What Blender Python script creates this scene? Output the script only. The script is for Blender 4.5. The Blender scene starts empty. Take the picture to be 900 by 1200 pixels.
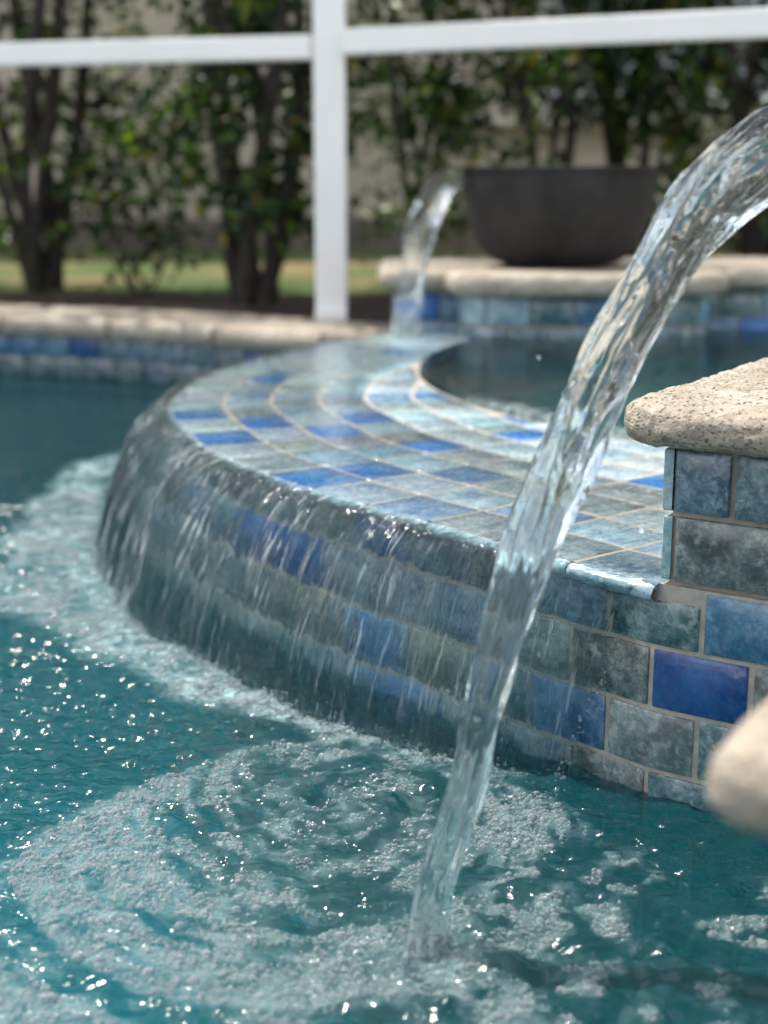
import bpy, bmesh, math, random
import numpy as np
from mathutils import Vector, Matrix
random.seed(7)
RNG = np.random.default_rng(11)
sc = bpy.context.scene
col = sc.collection

# ------------------------------------------------------------------ camera
CAM_H = .65; PITCH = math.radians(13.5); FOC = 1662.0
cd = bpy.data.cameras.new('camera'); cam = bpy.data.objects.new('camera', cd); col.objects.link(cam)
cam.location = (0, 0, CAM_H); cam.rotation_euler = (math.radians(90) - PITCH, 0, 0)
cd.sensor_fit = 'VERTICAL'; cd.sensor_height = 36; cd.lens = FOC / 1200 * 36
cd.clip_start = .02; cd.clip_end = 500
cd.dof.use_dof = True; cd.dof.focus_distance = 1.48; cd.dof.aperture_fstop = 3.1
sc.camera = cam

# ------------------------------------------------------------------ world, sun, exposure
SUN_EL = 61; SUN_AZ = -55            # azimuth measured from +Y (away from camera) towards +X
world = bpy.data.worlds.new('World'); sc.world = world; world.use_nodes = True
wn = world.node_tree
sky = wn.nodes.new('ShaderNodeTexSky'); sky.sky_type = 'NISHITA'; sky.sun_disc = False
sky.sun_elevation = math.radians(SUN_EL); sky.sun_rotation = math.radians(SUN_AZ)
sky.air_density = 1.0; sky.dust_density = 2.5; sky.ozone_density = 1.0
tcw = wn.nodes.new('ShaderNodeTexCoord'); mpw = wn.nodes.new('ShaderNodeMapping'); mpw.inputs['Scale'].default_value = (1, 1, 1.8); mpw.inputs['Location'].default_value = (3.1, 2.2, .5)
nzw = wn.nodes.new('ShaderNodeTexNoise'); nzw.inputs['Scale'].default_value = 2.6; nzw.inputs['Detail'].default_value = 6; nzw.inputs['Roughness'].default_value = .58
rmw = wn.nodes.new('ShaderNodeValToRGB'); rmw.color_ramp.elements[0].position = .52; rmw.color_ramp.elements[1].position = .58
mxw = wn.nodes.new('ShaderNodeMix'); mxw.data_type = 'RGBA'; mxw.inputs[7].default_value = (24, 24.5, 25, 1)
wn.links.new(tcw.outputs['Generated'], mpw.inputs[0]); wn.links.new(mpw.outputs[0], nzw.inputs['Vector']); wn.links.new(nzw.outputs[0], rmw.inputs[0])
wn.links.new(rmw.outputs[0], mxw.inputs[0]); wn.links.new(sky.outputs[0], mxw.inputs[6]); wn.links.new(mxw.outputs[2], wn.nodes['Background'].inputs[0])
wn.nodes['Background'].inputs[1].default_value = .105
sd = bpy.data.lights.new('sun', 'SUN'); sd.energy = 4.2; sd.angle = math.radians(.5); sd.color = (1, .95, .87)
sun = bpy.data.objects.new('sun', sd); col.objects.link(sun)
el, az = math.radians(SUN_EL), math.radians(SUN_AZ)
tosun = Vector((math.cos(el) * math.sin(az), math.cos(el) * math.cos(az), math.sin(el)))
sun.rotation_euler = tosun.to_track_quat('Z', 'Y').to_euler(); sun.location = (-2, 3, 6)
sc.view_settings.view_transform = 'Standard'; sc.view_settings.look = 'None'
sc.view_settings.exposure = 0.42; sc.view_settings.gamma = 1; sc.view_settings.use_curve_mapping = False
cy = sc.cycles
cy.max_bounces = 10; cy.transparent_max_bounces = 14; cy.transmission_bounces = 8; cy.glossy_bounces = 4; cy.diffuse_bounces = 3
cy.caustics_reflective = False; cy.caustics_refractive = True; cy.sample_clamp_indirect = 6
cy.use_denoising = True

# ------------------------------------------------------------------ numeric helpers
def unp(px, py, z):
    u = (px - 450) / FOC; v = (600 - py) / FOC
    d = (u, math.cos(PITCH) + v * math.sin(PITCH), -math.sin(PITCH) + v * math.cos(PITCH))
    t = (z - CAM_H) / d[2]
    return np.array([d[0] * t, d[1] * t])

def _h(ix, iy, iz):
    n = (ix * 374761393 + iy * 668265263 + iz * 2147483647 + 1013904223) & 0xffffffff
    n = ((n ^ (n >> 13)) * 1274126177) & 0xffffffff
    n = ((n ^ (n >> 16)) * 2246822519) & 0xffffffff
    return ((n ^ (n >> 15)) & 0xffffff) / float(0xffffff)
def vnoise(x, y, z=0.0):
    x, y, z = np.broadcast_arrays(np.asarray(x, float), np.asarray(y, float), np.asarray(z, float))
    xi, yi, zi = np.floor(x).astype(np.int64), np.floor(y).astype(np.int64), np.floor(z).astype(np.int64)
    f = [t * t * t * (t * (t * 6 - 15) + 10) for t in (x - xi, y - yi, z - zi)]
    r = 0
    for a in (0, 1):
        for b in (0, 1):
            for c in (0, 1):
                w = (f[0] if a else 1 - f[0]) * (f[1] if b else 1 - f[1]) * (f[2] if c else 1 - f[2])
                r = r + w * _h(xi + a, yi + b, zi + c)
    return r * 2 - 1
def fbm(x, y, z=0.0, o=4, g=.5):
    r = 0; a = 1; s = 0
    for k in range(o):
        r = r + a * vnoise(np.asarray(x) * 2 ** k + 17.3 * k, np.asarray(y) * 2 ** k - 9.1 * k, np.asarray(z) * 2 ** k + 3.7 * k); s += a; a *= g
    return r / s
def sstep(a, b, x):
    t = np.clip((x - a) / (b - a), 0, 1); return t * t * (3 - 2 * t)

def spline(P, n=40):
    P = np.array(P, float); Q = np.vstack([2 * P[0] - P[1], P, 2 * P[-1] - P[-2]]); out = []
    for i in range(1, len(Q) - 2):
        for t in np.linspace(0, 1, n, endpoint=False):
            a, b, c, d = Q[i - 1], Q[i], Q[i + 1], Q[i + 2]
            out.append(.5 * (2 * b + (c - a) * t + (2 * a - 5 * b + 4 * c - d) * t * t + (3 * b - a - 3 * c + d) * t ** 3))
    out.append(P[-1]); return np.array(out)
class Path:
    def __init__(s, pts, smooth=0):
        s.p = np.array(pts, float)
        seg = np.hypot(*np.diff(s.p, axis=0).T); s.s = np.concatenate([[0], np.cumsum(seg)]); s.L = s.s[-1]
        t = np.gradient(s.p, s.s, axis=0)
        if smooth:
            k = np.hanning(smooth * 2 + 1); k /= k.sum()
            for c in range(2):
                e = np.concatenate([np.full(smooth, t[0, c]), t[:, c], np.full(smooth, t[-1, c])]); t[:, c] = np.convolve(e, k, 'valid')
        s.t = t / np.linalg.norm(t, axis=1)[:, None]
    def at(s, u):
        u = np.asarray(u, float)
        x = np.interp(u, s.s, s.p[:, 0]); y = np.interp(u, s.s, s.p[:, 1])
        tx = np.interp(u, s.s, s.t[:, 0]); ty = np.interp(u, s.s, s.t[:, 1]); l = np.hypot(tx, ty)
        # linear beyond the ends
        lo = np.minimum(u, 0); hi = np.maximum(u - s.L, 0)
        x = x + tx / l * (lo + hi); y = y + ty / l * (lo + hi)
        return x, y, tx / l, ty / l

# ------------------------------------------------------------------ scene helpers
def tag(o, label=None, cat=None, group=None, kind=None):
    if label: o['label'] = label
    if cat: o['category'] = cat
    if group: o['group'] = group
    if kind: o['kind'] = kind
    return o
def empty(name, loc, label, cat, group=None):
    o = bpy.data.objects.new(name, None); col.objects.link(o); o.location = loc; o.empty_display_size = .05
    return tag(o, label, cat, group)
def mk(name, verts, faces, mat, parent=None, smooth=True, attrs=None, uv=None):
    me = bpy.data.meshes.new(name); V = np.asarray(verts, float)
    if parent is not None: V = V - np.array(world_loc(parent))
    if isinstance(faces, np.ndarray):
        k = faces.shape[1]
        me.vertices.add(len(V)); me.vertices.foreach_set('co', V.ravel())
        me.loops.add(faces.size); me.loops.foreach_set('vertex_index', faces.ravel().astype(np.int32))
        me.polygons.add(len(faces)); me.polygons.foreach_set('loop_start', np.arange(0, faces.size, k, dtype=np.int32))
        me.polygons.foreach_set('loop_total', np.full(len(faces), k, dtype=np.int32))
        me.update(calc_edges=True)
    else:
        me.from_pydata(V.tolist(), [], faces)
    me.validate()
    me.polygons.foreach_set('use_smooth', [smooth] * len(me.polygons))
    for an, arr in (attrs or {}).items():
        arr = np.asarray(arr, float)
        if arr.ndim == 1:
            a = me.attributes.new(an, 'FLOAT', 'POINT'); a.data.foreach_set('value', arr)
        else:
            a = me.attributes.new(an, 'FLOAT_COLOR', 'POINT'); a.data.foreach_set('color', np.hstack([arr, np.ones((len(arr), 1))]).ravel())
    if uv is not None:
        l = me.uv_layers.new(name='UVMap'); idx = np.empty(len(me.loops), dtype=np.int32); me.loops.foreach_get('vertex_index', idx)
        l.data.foreach_set('uv', np.asarray(uv, float)[idx].ravel())
    if mat: me.materials.append(mat)
    o = bpy.data.objects.new(name, me); col.objects.link(o)
    if parent is not None: o.parent = parent
    return o
def world_loc(o):
    v = Vector((0, 0, 0))
    while o is not None: v += o.location; o = o.parent
    return v
def gridfaces(nu, nv, off=0, closed_u=False):
    i = np.arange(nu if closed_u else nu - 1); j = np.arange(nv - 1)
    I, J = np.meshgrid(i, j, indexing='ij'); I2 = (I + 1) % nu
    return (off + np.stack([I * nv + J, I2 * nv + J, I2 * nv + J + 1, I * nv + J + 1], -1)).reshape(-1, 4)

# ------------------------------------------------------------------ materials
class M:
    def __init__(s, name):
        s.m = bpy.data.materials.new(name); s.m.use_nodes = True; s.t = s.m.node_tree; s.n = s.t.nodes; s.b = s.n['Principled BSDF']; s.out = s.n['Material Output']
    def node(s, typ, **k):
        n = s.n.new(typ)
        for a, v in k.items():
            if a.startswith('i_'):
                key = a[2:]; key = int(key) if key.isdigit() else key.replace('_', ' ')
                if hasattr(v, 'type') and hasattr(v, 'node'): s.t.links.new(v, n.inputs[key])
                else: n.inputs[key].default_value = v
            else: setattr(n, a, v)
        return n
    def L(s, a, b): s.t.links.new(a, b)
    def noise(s, scale, detail=3, rough=.5, vec=None, dist=0):
        n = s.node('ShaderNodeTexNoise', i_Scale=scale, i_Detail=detail, i_Roughness=rough, i_Distortion=dist)
        if vec is not None: s.L(vec, n.inputs['Vector'])
        return n.outputs[0]
    def coord(s, k='Object'): return s.node('ShaderNodeTexCoord').outputs[k]
    def ramp(s, fac, stops):
        r = s.node('ShaderNodeValToRGB'); e = r.color_ramp.elements
        while len(e) < len(stops): e.new(.5)
        for x, (p, c) in zip(e, stops):
            x.position = p; x.color = (*c, 1) if len(c) == 3 else c
        s.L(fac, r.inputs[0]); return r.outputs[0]
    def mix(s, fac, a, b, mode='MIX'):
        n = s.node('ShaderNodeMix', data_type='RGBA', blend_type=mode)
        for v, i in ((fac, 0), (a, 6), (b, 7)):
            if hasattr(v, 'node'): s.L(v, n.inputs[i])
            elif i == 0: n.inputs[0].default_value = v
            else: n.inputs[i].default_value = (*v, 1)
        return n.outputs[2]
    def math(s, op, a, b=0.0, clamp=False):
        n = s.node('ShaderNodeMath', operation=op, use_clamp=clamp)
        for v, i in ((a, 0), (b, 1)):
            if hasattr(v, 'node'): s.L(v, n.inputs[i])
            else: n.inputs[i].default_value = v
        return n.outputs[0]
    def bump(s, h, strength=.5, dist=.01, normal=None):
        n = s.node('ShaderNodeBump', i_Strength=strength, i_Distance=dist); s.L(h, n.inputs['Height'])
        if normal is not None: s.L(normal, n.inputs['Normal'])
        return n.outputs[0]
    def attr(s, name): return s.node('ShaderNodeAttribute', attribute_name=name)
def simple(name, c, rough=.6, nscale=20, var=.25, bump=.2, bd=.005):
    m = M(name); co = m.coord(); n = m.noise(nscale, 5, .6, co)
    lo = tuple(x * (1 - var) for x in c); hi = tuple(min(1, x * (1 + var)) for x in c)
    m.L(m.ramp(n, [(.3, lo), (.7, hi)]), m.b.inputs['Base Color']); m.b.inputs['Roughness'].default_value = rough
    if bump: m.L(m.bump(m.noise(nscale * 3, 4, .6, co), bump, bd), m.b.inputs['Normal'])
    return m.m

def mat_tile(name='glazed_tile'):
    m = M(name); co = m.coord(); tint = m.attr('tint').outputs['Color']; rid = m.attr('rid').outputs['Fac']
    off = m.node('ShaderNodeVectorMath', operation='ADD'); m.L(co, off.inputs[0])
    cx = m.node('ShaderNodeCombineXYZ'); 
    for k, f in enumerate((13.7, 7.9, 3.1)): m.L(m.math('MULTIPLY', rid, f), cx.inputs[k])
    m.L(cx.outputs[0], off.inputs[1]); v = off.outputs[0]
    big = m.noise(18, 7, .68, v); fine = m.noise(110, 6, .7, v); cl = m.noise(46, 7, .8, v, .5)
    vor = m.node('ShaderNodeTexVoronoi', feature='DISTANCE_TO_EDGE', i_Scale=55.0); 
    wv = m.node('ShaderNodeVectorMath', operation='ADD'); m.L(v, wv.inputs[0])
    ns = m.node('ShaderNodeTexNoise', i_Scale=30.0, i_Detail=3.0); m.L(v, ns.inputs['Vector'])
    sc_ = m.node('ShaderNodeVectorMath', operation='SCALE'); m.L(ns.outputs['Color'], sc_.inputs[0]); sc_.inputs['Scale'].default_value = .03
    m.L(sc_.outputs[0], wv.inputs[1]); m.L(wv.outputs[0], vor.inputs['Vector'])
    c = m.mix(m.ramp(big, [(.38, (0, 0, 0)), (.60, (1, 1, 1))]), m.mix(1.0, tint, (.50, .58, .64), 'MULTIPLY'), m.mix(.3, tint, (.45, .56, .56)))
    c = m.mix(m.ramp(cl, [(.50, (0, 0, 0)), (.62, (.75, .75, .75))]), c, m.mix(.55, tint, (.60, .66, .62)))
    c = m.mix(m.ramp(cl, [(.36, (.75, .75, .75)), (.46, (0, 0, 0))]), c, m.mix(1.0, tint, (.22, .26, .3), 'MULTIPLY'))
    c = m.mix(m.math('MULTIPLY', m.ramp(fine, [(.42, (1, 1, 1)), (.55, (0, 0, 0))]), .4), c, m.mix(1.0, tint, (.4, .45, .45), 'MULTIPLY'))
    crk = m.math('MULTIPLY', m.ramp(vor.outputs[0], [(.0, (1, 1, 1)), (.05, (0, 0, 0))]), m.ramp(m.noise(18, 3, .5, v), [(.5, (0, 0, 0)), (.6, (.6, .6, .6))]))
    c = m.mix(crk, c, (.02, .025, .03))
    # strongly coloured tiles keep their colour: mix back by saturation attribute
    sat = m.attr('plain').outputs['Fac']
    c = m.mix(sat, c, m.mix(m.ramp(m.noise(24, 6, .7, v, .4), [(.38, (0, 0, 0)), (.62, (1, 1, 1))]), m.mix(m.ramp(fine, [(.4, (0, 0, 0)), (.6, (1, 1, 1))]), m.mix(1.0, tint, (.25, .35, .5), 'MULTIPLY'), m.mix(1.0, tint, (.6, .7, .8), 'MULTIPLY')), m.mix(m.math('MULTIPLY', fine, .35), tint, (.04, .20, .42))))
    m.L(c, m.b.inputs['Base Color'])
    m.b.inputs['Roughness'].default_value = .22; m.b.inputs['Coat Weight'].default_value = .4; m.b.inputs['Coat Roughness'].default_value = .06
    m.L(m.math('MULTIPLY_ADD', fine, .25) if False else m.ramp(fine, [(.3, (.16,) * 3), (.7, (.36,) * 3)]), m.b.inputs['Roughness'])
    m.L(m.bump(m.math('ADD', m.noise(25, 2, .5, v), m.math('MULTIPLY', fine, .35)), .35, .0025), m.b.inputs['Normal'])
    return m.m

def mat_travertine(name='travertine', warm=1.0):
    m = M(name); co = m.coord()
    st = m.node('ShaderNodeMapping'); st.inputs['Scale'].default_value = (1, 1, 1.5); m.L(co, st.inputs[0]); v = st.outputs[0]
    a = m.noise(22, 7, .7, v); b = m.noise(70, 5, .7, v); c = m.noise(260, 3, .6, co)
    base = m.ramp(a, [(.34, (.25, .19, .125)), (.5, (.45, .385, .30)), (.66, (.60, .545, .455))])
    base = m.mix(m.math('MULTIPLY', m.ramp(m.noise(9, 4, .6, v), [(.42, (1, 1, 1)), (.58, (0, 0, 0))]), .5), base, (.30, .22, .145))
    base = m.mix(m.math('MULTIPLY', m.ramp(b, [(.36, (1, 1, 1)), (.5, (0, 0, 0))]), .75), base, (.20, .155, .11))
    vor = m.node('ShaderNodeTexVoronoi', i_Scale=190.0, i_Randomness=1.0); m.L(v, vor.inputs['Vector'])
    pit = m.math('MULTIPLY', m.ramp(vor.outputs[0], [(.14, (1, 1, 1)), (.36, (0, 0, 0))]), m.ramp(b, [(.42, (1, 1, 1)), (.58, (0, 0, 0))]))
    base = m.mix(m.math('MULTIPLY', pit, .4), base, (.14, .105, .07))
    base = m.mix(m.math('MULTIPLY', c, .35), base, (.66, .62, .54))
    m.L(base, m.b.inputs['Base Color']); m.b.inputs['Roughness'].default_value = .72
    h = m.math('SUBTRACT', m.math('ADD', m.math('MULTIPLY', b, 1.0), m.math('MULTIPLY', c, .25)), m.math('MULTIPLY', pit, .9))
    m.L(m.bump(h, 1.0, .006), m.b.inputs['Normal'])
    return m.m

def water_surface(name, body=(.75, .93, .95), refr=.6, ior=1.33, bump=None, foam=False, volume=None, rough=0.0, milky=(.55, .76, .78), streak=False, glr=.05, turb=None):
    """fresnel reflection over a part-straight, part-refracted view through; froth carried by the 'foam' attribute"""
    m = M(name); m.n.remove(m.b)
    nrm = bump(m) if bump else None
    fr = m.node('ShaderNodeFresnel', i_IOR=1.33); gl = m.node('ShaderNodeBsdfGlossy'); gl.inputs['Roughness'].default_value = glr
    tr = m.node('ShaderNodeBsdfTransparent'); tr.inputs[0].default_value = (*body, 1)
    rf = m.node('ShaderNodeBsdfRefraction'); rf.inputs['IOR'].default_value = ior; rf.inputs['Roughness'].default_value = rough; rf.inputs[0].default_value = (*body, 1)
    if nrm is not None:
        for x in (fr, gl, rf): m.L(nrm, x.inputs['Normal'])
    a = m.node('ShaderNodeMixShader'); a.inputs[0].default_value = refr; m.L(tr.outputs[0], a.inputs[1]); m.L(rf.outputs[0], a.inputs[2])
    if streak:
        m.L(m.math('MULTIPLY', m.attr('fall').outputs['Fac'], refr), a.inputs[0])
        m.L(m.mix(m.attr('fall').outputs['Fac'], (.985, .995, 1.0), body), tr.inputs[0])
    if turb:
        td = m.node('ShaderNodeBsdfDiffuse'); td.inputs[0].default_value = (*turb[0], 1); ta = m.node('ShaderNodeMixShader'); ta.inputs[0].default_value = turb[1]
        m.L(a.outputs[0], ta.inputs[1]); m.L(td.outputs[0], ta.inputs[2]); a = ta
    b = m.node('ShaderNodeMixShader'); m.L(fr.outputs[0], b.inputs[0]); m.L(a.outputs[0], b.inputs[1]); m.L(gl.outputs[0], b.inputs[2])
    last = b.outputs[0]
    if foam:
        df = m.node('ShaderNodeBsdfDiffuse'); df.inputs[0].default_value = (*milky, 1)
        f = m.attr('foam').outputs['Fac']; co = m.coord()
        cell = m.node('ShaderNodeTexVoronoi', i_Scale=230.0); m.L(co, cell.inputs['Vector'])
        lace = m.ramp(m.noise(42, 5, .65, co, .6), [(.40, (0, 0, 0)), (.66, (1, 1, 1))])
        fac = m.math('MULTIPLY', f, m.math('ADD', .04, m.math('MULTIPLY', lace, .36)), True)
        c = m.node('ShaderNodeMixShader'); m.L(fac, c.inputs[0]); m.L(last, c.inputs[1]); m.L(df.outputs[0], c.inputs[2]); last = c.outputs[0]
    if streak:
        df = m.node('ShaderNodeBsdfDiffuse'); df.inputs[0].default_value = (.8, .88, .9, 1)
        tl = m.node('ShaderNodeBsdfTranslucent'); tl.inputs[0].default_value = (.8, .88, .9, 1)
        ad = m.node('ShaderNodeMixShader'); ad.inputs[0].default_value = .5; m.L(df.outputs[0], ad.inputs[1]); m.L(tl.outputs[0], ad.inputs[2])
        uvc = m.coord('UV'); mp = m.node('ShaderNodeMapping'); mp.inputs['Scale'].default_value = (150, 16, 1); m.L(uvc, mp.inputs[0])
        mp2 = m.node('ShaderNodeMapping'); mp2.inputs['Scale'].default_value = (9, 5, 1); m.L(uvc, mp2.inputs[0])
        s1 = m.ramp(m.noise(1, 3, .6, mp.outputs[0]), [(.56, (0, 0, 0)), (.64, (1, 1, 1))])
        s2 = m.ramp(m.noise(1, 2, .5, mp2.outputs[0]), [(.42, (0, 0, 0)), (.62, (1, 1, 1))])
        mp3 = m.node('ShaderNodeMapping'); mp3.inputs['Scale'].default_value = (60, 4, 1); m.L(uvc, mp3.inputs[0])
        s3 = m.ramp(m.noise(1, 4, .65, mp3.outputs[0], .4), [(.50, (0, 0, 0)), (.70, (.30, .30, .30))])
        s1 = m.math('MAXIMUM', s1, m.math('MULTIPLY', s3, .8))
        fac = m.math('MULTIPLY', m.math('MULTIPLY', s1, s2), m.attr('streak').outputs['Fac'], True)
        c = m.node('ShaderNodeMixShader'); m.L(fac, c.inputs[0]); m.L(last, c.inputs[1]); m.L(ad.outputs[0], c.inputs[2]); last = c.outputs[0]
    m.L(last, m.out.inputs['Surface'])
    if volume:
        ab = m.node('ShaderNodeVolumeAbsorption'); ab.inputs[0].default_value = (*volume[0], 1); ab.inputs[1].default_value = volume[1]
        m.L(ab.outputs[0], m.out.inputs['Volume'])
    return m.m

MT = {}
MT['tile'] = mat_tile()
MT['trav'] = mat_travertine()
MT['grout'] = simple('grout', (.40, .36, .30), .85, 60, .25, .4, .002)
MT['plaster'] = simple('teal_pool_plaster', (.002, .16, .195), .7, 3, .12, 0)
MT['spa_lining'] = simple('dark_spa_lining', (.42, .62, .62), .6, 9, .4, 0)
MT['bowl'] = simple('dark_bowl_concrete', (.021, .018, .016), .8, 6, .9, .4, .004)
MT['white'] = simple('white_powder_coat', (.89, .885, .86), .35, 4, .03, 0)
MT['stucco'] = simple('beige_stucco', (.50, .44, .36), .9, 3, .10, .4, .01)
MT['stucco_band'] = simple('light_stucco_trim', (.62, .57, .49), .9, 6, .08, .2, .005)
MT['plinth'] = simple('brown_plinth', (.16, .13, .11), .9, 5, .3, .3, .01)
MT['roof'] = simple('roof_shingle', (.20, .16, .13), .9, 10, .3, .5, .02)
MT['glass'] = simple('window_glass', (.30, .34, .36), .08, 2, .1, 0)
MT['mulch'] = simple('dark_mulch', (.060, .036, .024), .95, 40, .6, 1.0, .03)
MT['bark'] = simple('grey_brown_bark', (.045, .037, .029), .9, 30, .5, .8, .01)
MT['soil'] = simple('dry_lawn_soil', (.30, .22, .12), .95, 2.5, .5, .5, .02)
def mat_lawn():
    m = M('lawn'); co = m.coord(); n = m.noise(1.1, 4, .6, co); f = m.noise(60, 3, .6, co)
    c = m.ramp(n, [(.38, (.36, .27, .13)), (.5, (.16, .20, .06)), (.62, (.09, .17, .04))])
    m.L(m.mix(m.math('MULTIPLY', f, .6), c, (.05, .07, .02)), m.b.inputs['Base Color']); m.b.inputs['Roughness'].default_value = .95
    m.L(m.bump(f, 1, .03), m.b.inputs['Normal']); return m.m
MT['lawn'] = mat_lawn()
def mat_leaf(name='leaf'):
    m = M(name); a = m.attr('lc').outputs['Color']; m.L(a, m.b.inputs['Base Color'])
    m.b.inputs['Roughness'].default_value = .38; m.b.inputs['Specular IOR Level'].default_value = .5
    tl = m.node('ShaderNodeBsdfTranslucent'); m.L(m.mix(1.0, a, (1.5, 1.7, .5), 'MULTIPLY'), tl.inputs[0])
    x = m.node('ShaderNodeMixShader'); x.inputs[0].default_value = .35; m.L(m.b.outputs[0], x.inputs[1]); m.L(tl.outputs[0], x.inputs[2]); m.L(x.outputs[0], m.out.inputs['Surface'])
    return m.m
MT['leaf'] = mat_leaf()

def pool_bump(m):
    co = m.coord(); mp = m.node('ShaderNodeMapping'); mp.inputs['Scale'].default_value = (1, 1.7, 1); m.L(co, mp.inputs[0])
    h = m.noise(46, 2, .45, mp.outputs[0], .5)
    return m.bump(h, .6, .009)
MT['pool_water'] = water_surface('pool_water', (.97, 1, 1), .6, 1.33, pool_bump, True, ((.25, .86, .90), .85), glr=.12, turb=((.0, .125, .15), .20))
def spa_bump(m):
    co = m.coord(); return m.bump(m.noise(16, 3, .5, co, .3), .3, .012)
MT['spa_water'] = water_surface('spa_water', (.97, 1, 1), .6, 1.33, spa_bump, True, ((.45, .82, .84), 1.0), milky=(.75, .85, .86))
def sheet_bump(m):
    uvc = m.coord('UV'); mp = m.node('ShaderNodeMapping'); mp.inputs['Scale'].default_value = (75, 13, 1); m.L(uvc, mp.inputs[0])
    mp2 = m.node('ShaderNodeMapping'); mp2.inputs['Scale'].default_value = (26, 9, 1); m.L(uvc, mp2.inputs[0])
    h = m.math('ADD', m.math('MULTIPLY', m.noise(1, 3, .6, mp.outputs[0], .5), .5), m.noise(1, 2, .5, mp2.outputs[0], .3))
    nb_ = m.node('ShaderNodeBump', i_Distance=.016); m.L(h, nb_.inputs['Height']); m.L(m.math('ADD', m.math('MULTIPLY', m.attr('fall').outputs['Fac'], .65), .28), nb_.inputs['Strength']); return nb_.outputs[0]
MT['sheet'] = water_surface('falling_water_sheet', (.80, .91, .93), .82, 1.22, sheet_bump, streak=True)
def mat_jet():
    m = M('clear_jet_water'); m.n.remove(m.b)
    uvc = m.coord('UV'); mp = m.node('ShaderNodeMapping'); mp.inputs['Scale'].default_value = (7, 13, 1); m.L(uvc, mp.inputs[0])
    co = m.coord(); mp.inputs['Scale'].default_value = (11, 12, 1); nrm = m.bump(m.noise(1, 2, .45, mp.outputs[0], .5), .28, .012)
    g = m.node('ShaderNodeBsdfGlass'); g.inputs['IOR'].default_value = 1.33; g.inputs['Roughness'].default_value = 0.0; g.inputs[0].default_value = (.97, 1, 1, 1)
    m.L(nrm, g.inputs['Normal'])
    t = m.node('ShaderNodeBsdfTransparent'); t.inputs[0].default_value = (.96, .99, .99, 1)
    x = m.node('ShaderNodeMixShader'); x.inputs[0].default_value = .05; m.L(g.outputs[0], x.inputs[1]); m.L(t.outputs[0], x.inputs[2])
    df = m.node('ShaderNodeBsdfDiffuse'); df.inputs[0].default_value = (.85, .93, .93, 1)
    y = m.node('ShaderNodeMixShader'); m.L(m.math('MULTIPLY', m.attr('foam').outputs['Fac'], m.ramp(m.noise(90, 4, .6, co, .5), [(.42, (0, 0, 0)), (.62, (1, 1, 1))])), y.inputs[0])
    m.L(x.outputs[0], y.inputs[1]); m.L(df.outputs[0], y.inputs[2]); m.L(y.outputs[0], m.out.inputs['Surface'])
    return m.m
MT['jet'] = mat_jet()
def mat_bubble():
    m = M('foam_bubble'); m.n.remove(m.b)
    fr = m.node('ShaderNodeFresnel', i_IOR=1.45); gl = m.node('ShaderNodeBsdfGlossy'); gl.inputs['Roughness'].default_value = .05
    t = m.node('ShaderNodeBsdfTransparent'); df = m.node('ShaderNodeBsdfDiffuse'); df.inputs[0].default_value = (.88, .95, .95, 1)
    lw = m.node('ShaderNodeLayerWeight'); lw.inputs[0].default_value = .35
    a = m.node('ShaderNodeMixShader'); m.L(m.math('MULTIPLY_ADD', lw.outputs['Facing'], .55) if False else m.math('ADD', m.math('MULTIPLY', m.math('POWER', lw.outputs['Facing'], 2.0), .80), .06), a.inputs[0])
    m.L(t.outputs[0], a.inputs[1]); m.L(df.outputs[0], a.inputs[2])
    b = m.node('ShaderNodeMixShader'); m.L(fr.outputs[0], b.inputs[0]); m.L(a.outputs[0], b.inputs[1]); m.L(gl.outputs[0], b.inputs[2]); m.L(b.outputs[0], m.out.inputs['Surface'])
    return m.m
MT['bubble'] = mat_bubble()

# ------------------------------------------------------------------ tile glaze colours; rim mix paled for sun, wall mix darkened for shade
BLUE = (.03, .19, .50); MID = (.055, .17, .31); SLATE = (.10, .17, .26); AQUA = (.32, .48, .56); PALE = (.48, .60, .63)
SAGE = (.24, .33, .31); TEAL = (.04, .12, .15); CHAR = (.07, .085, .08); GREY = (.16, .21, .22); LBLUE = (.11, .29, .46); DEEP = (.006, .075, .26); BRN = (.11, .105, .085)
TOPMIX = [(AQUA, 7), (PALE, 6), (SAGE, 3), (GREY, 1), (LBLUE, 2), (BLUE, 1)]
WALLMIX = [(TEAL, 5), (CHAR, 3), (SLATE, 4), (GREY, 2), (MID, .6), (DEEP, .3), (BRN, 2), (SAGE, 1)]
def pick(mixl, r):
    tot = sum(w for _, w in mixl); t = r.random() * tot
    for c, w in mixl:
        t -= w
        if t <= 0: return c
    return mixl[0][0]
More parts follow.
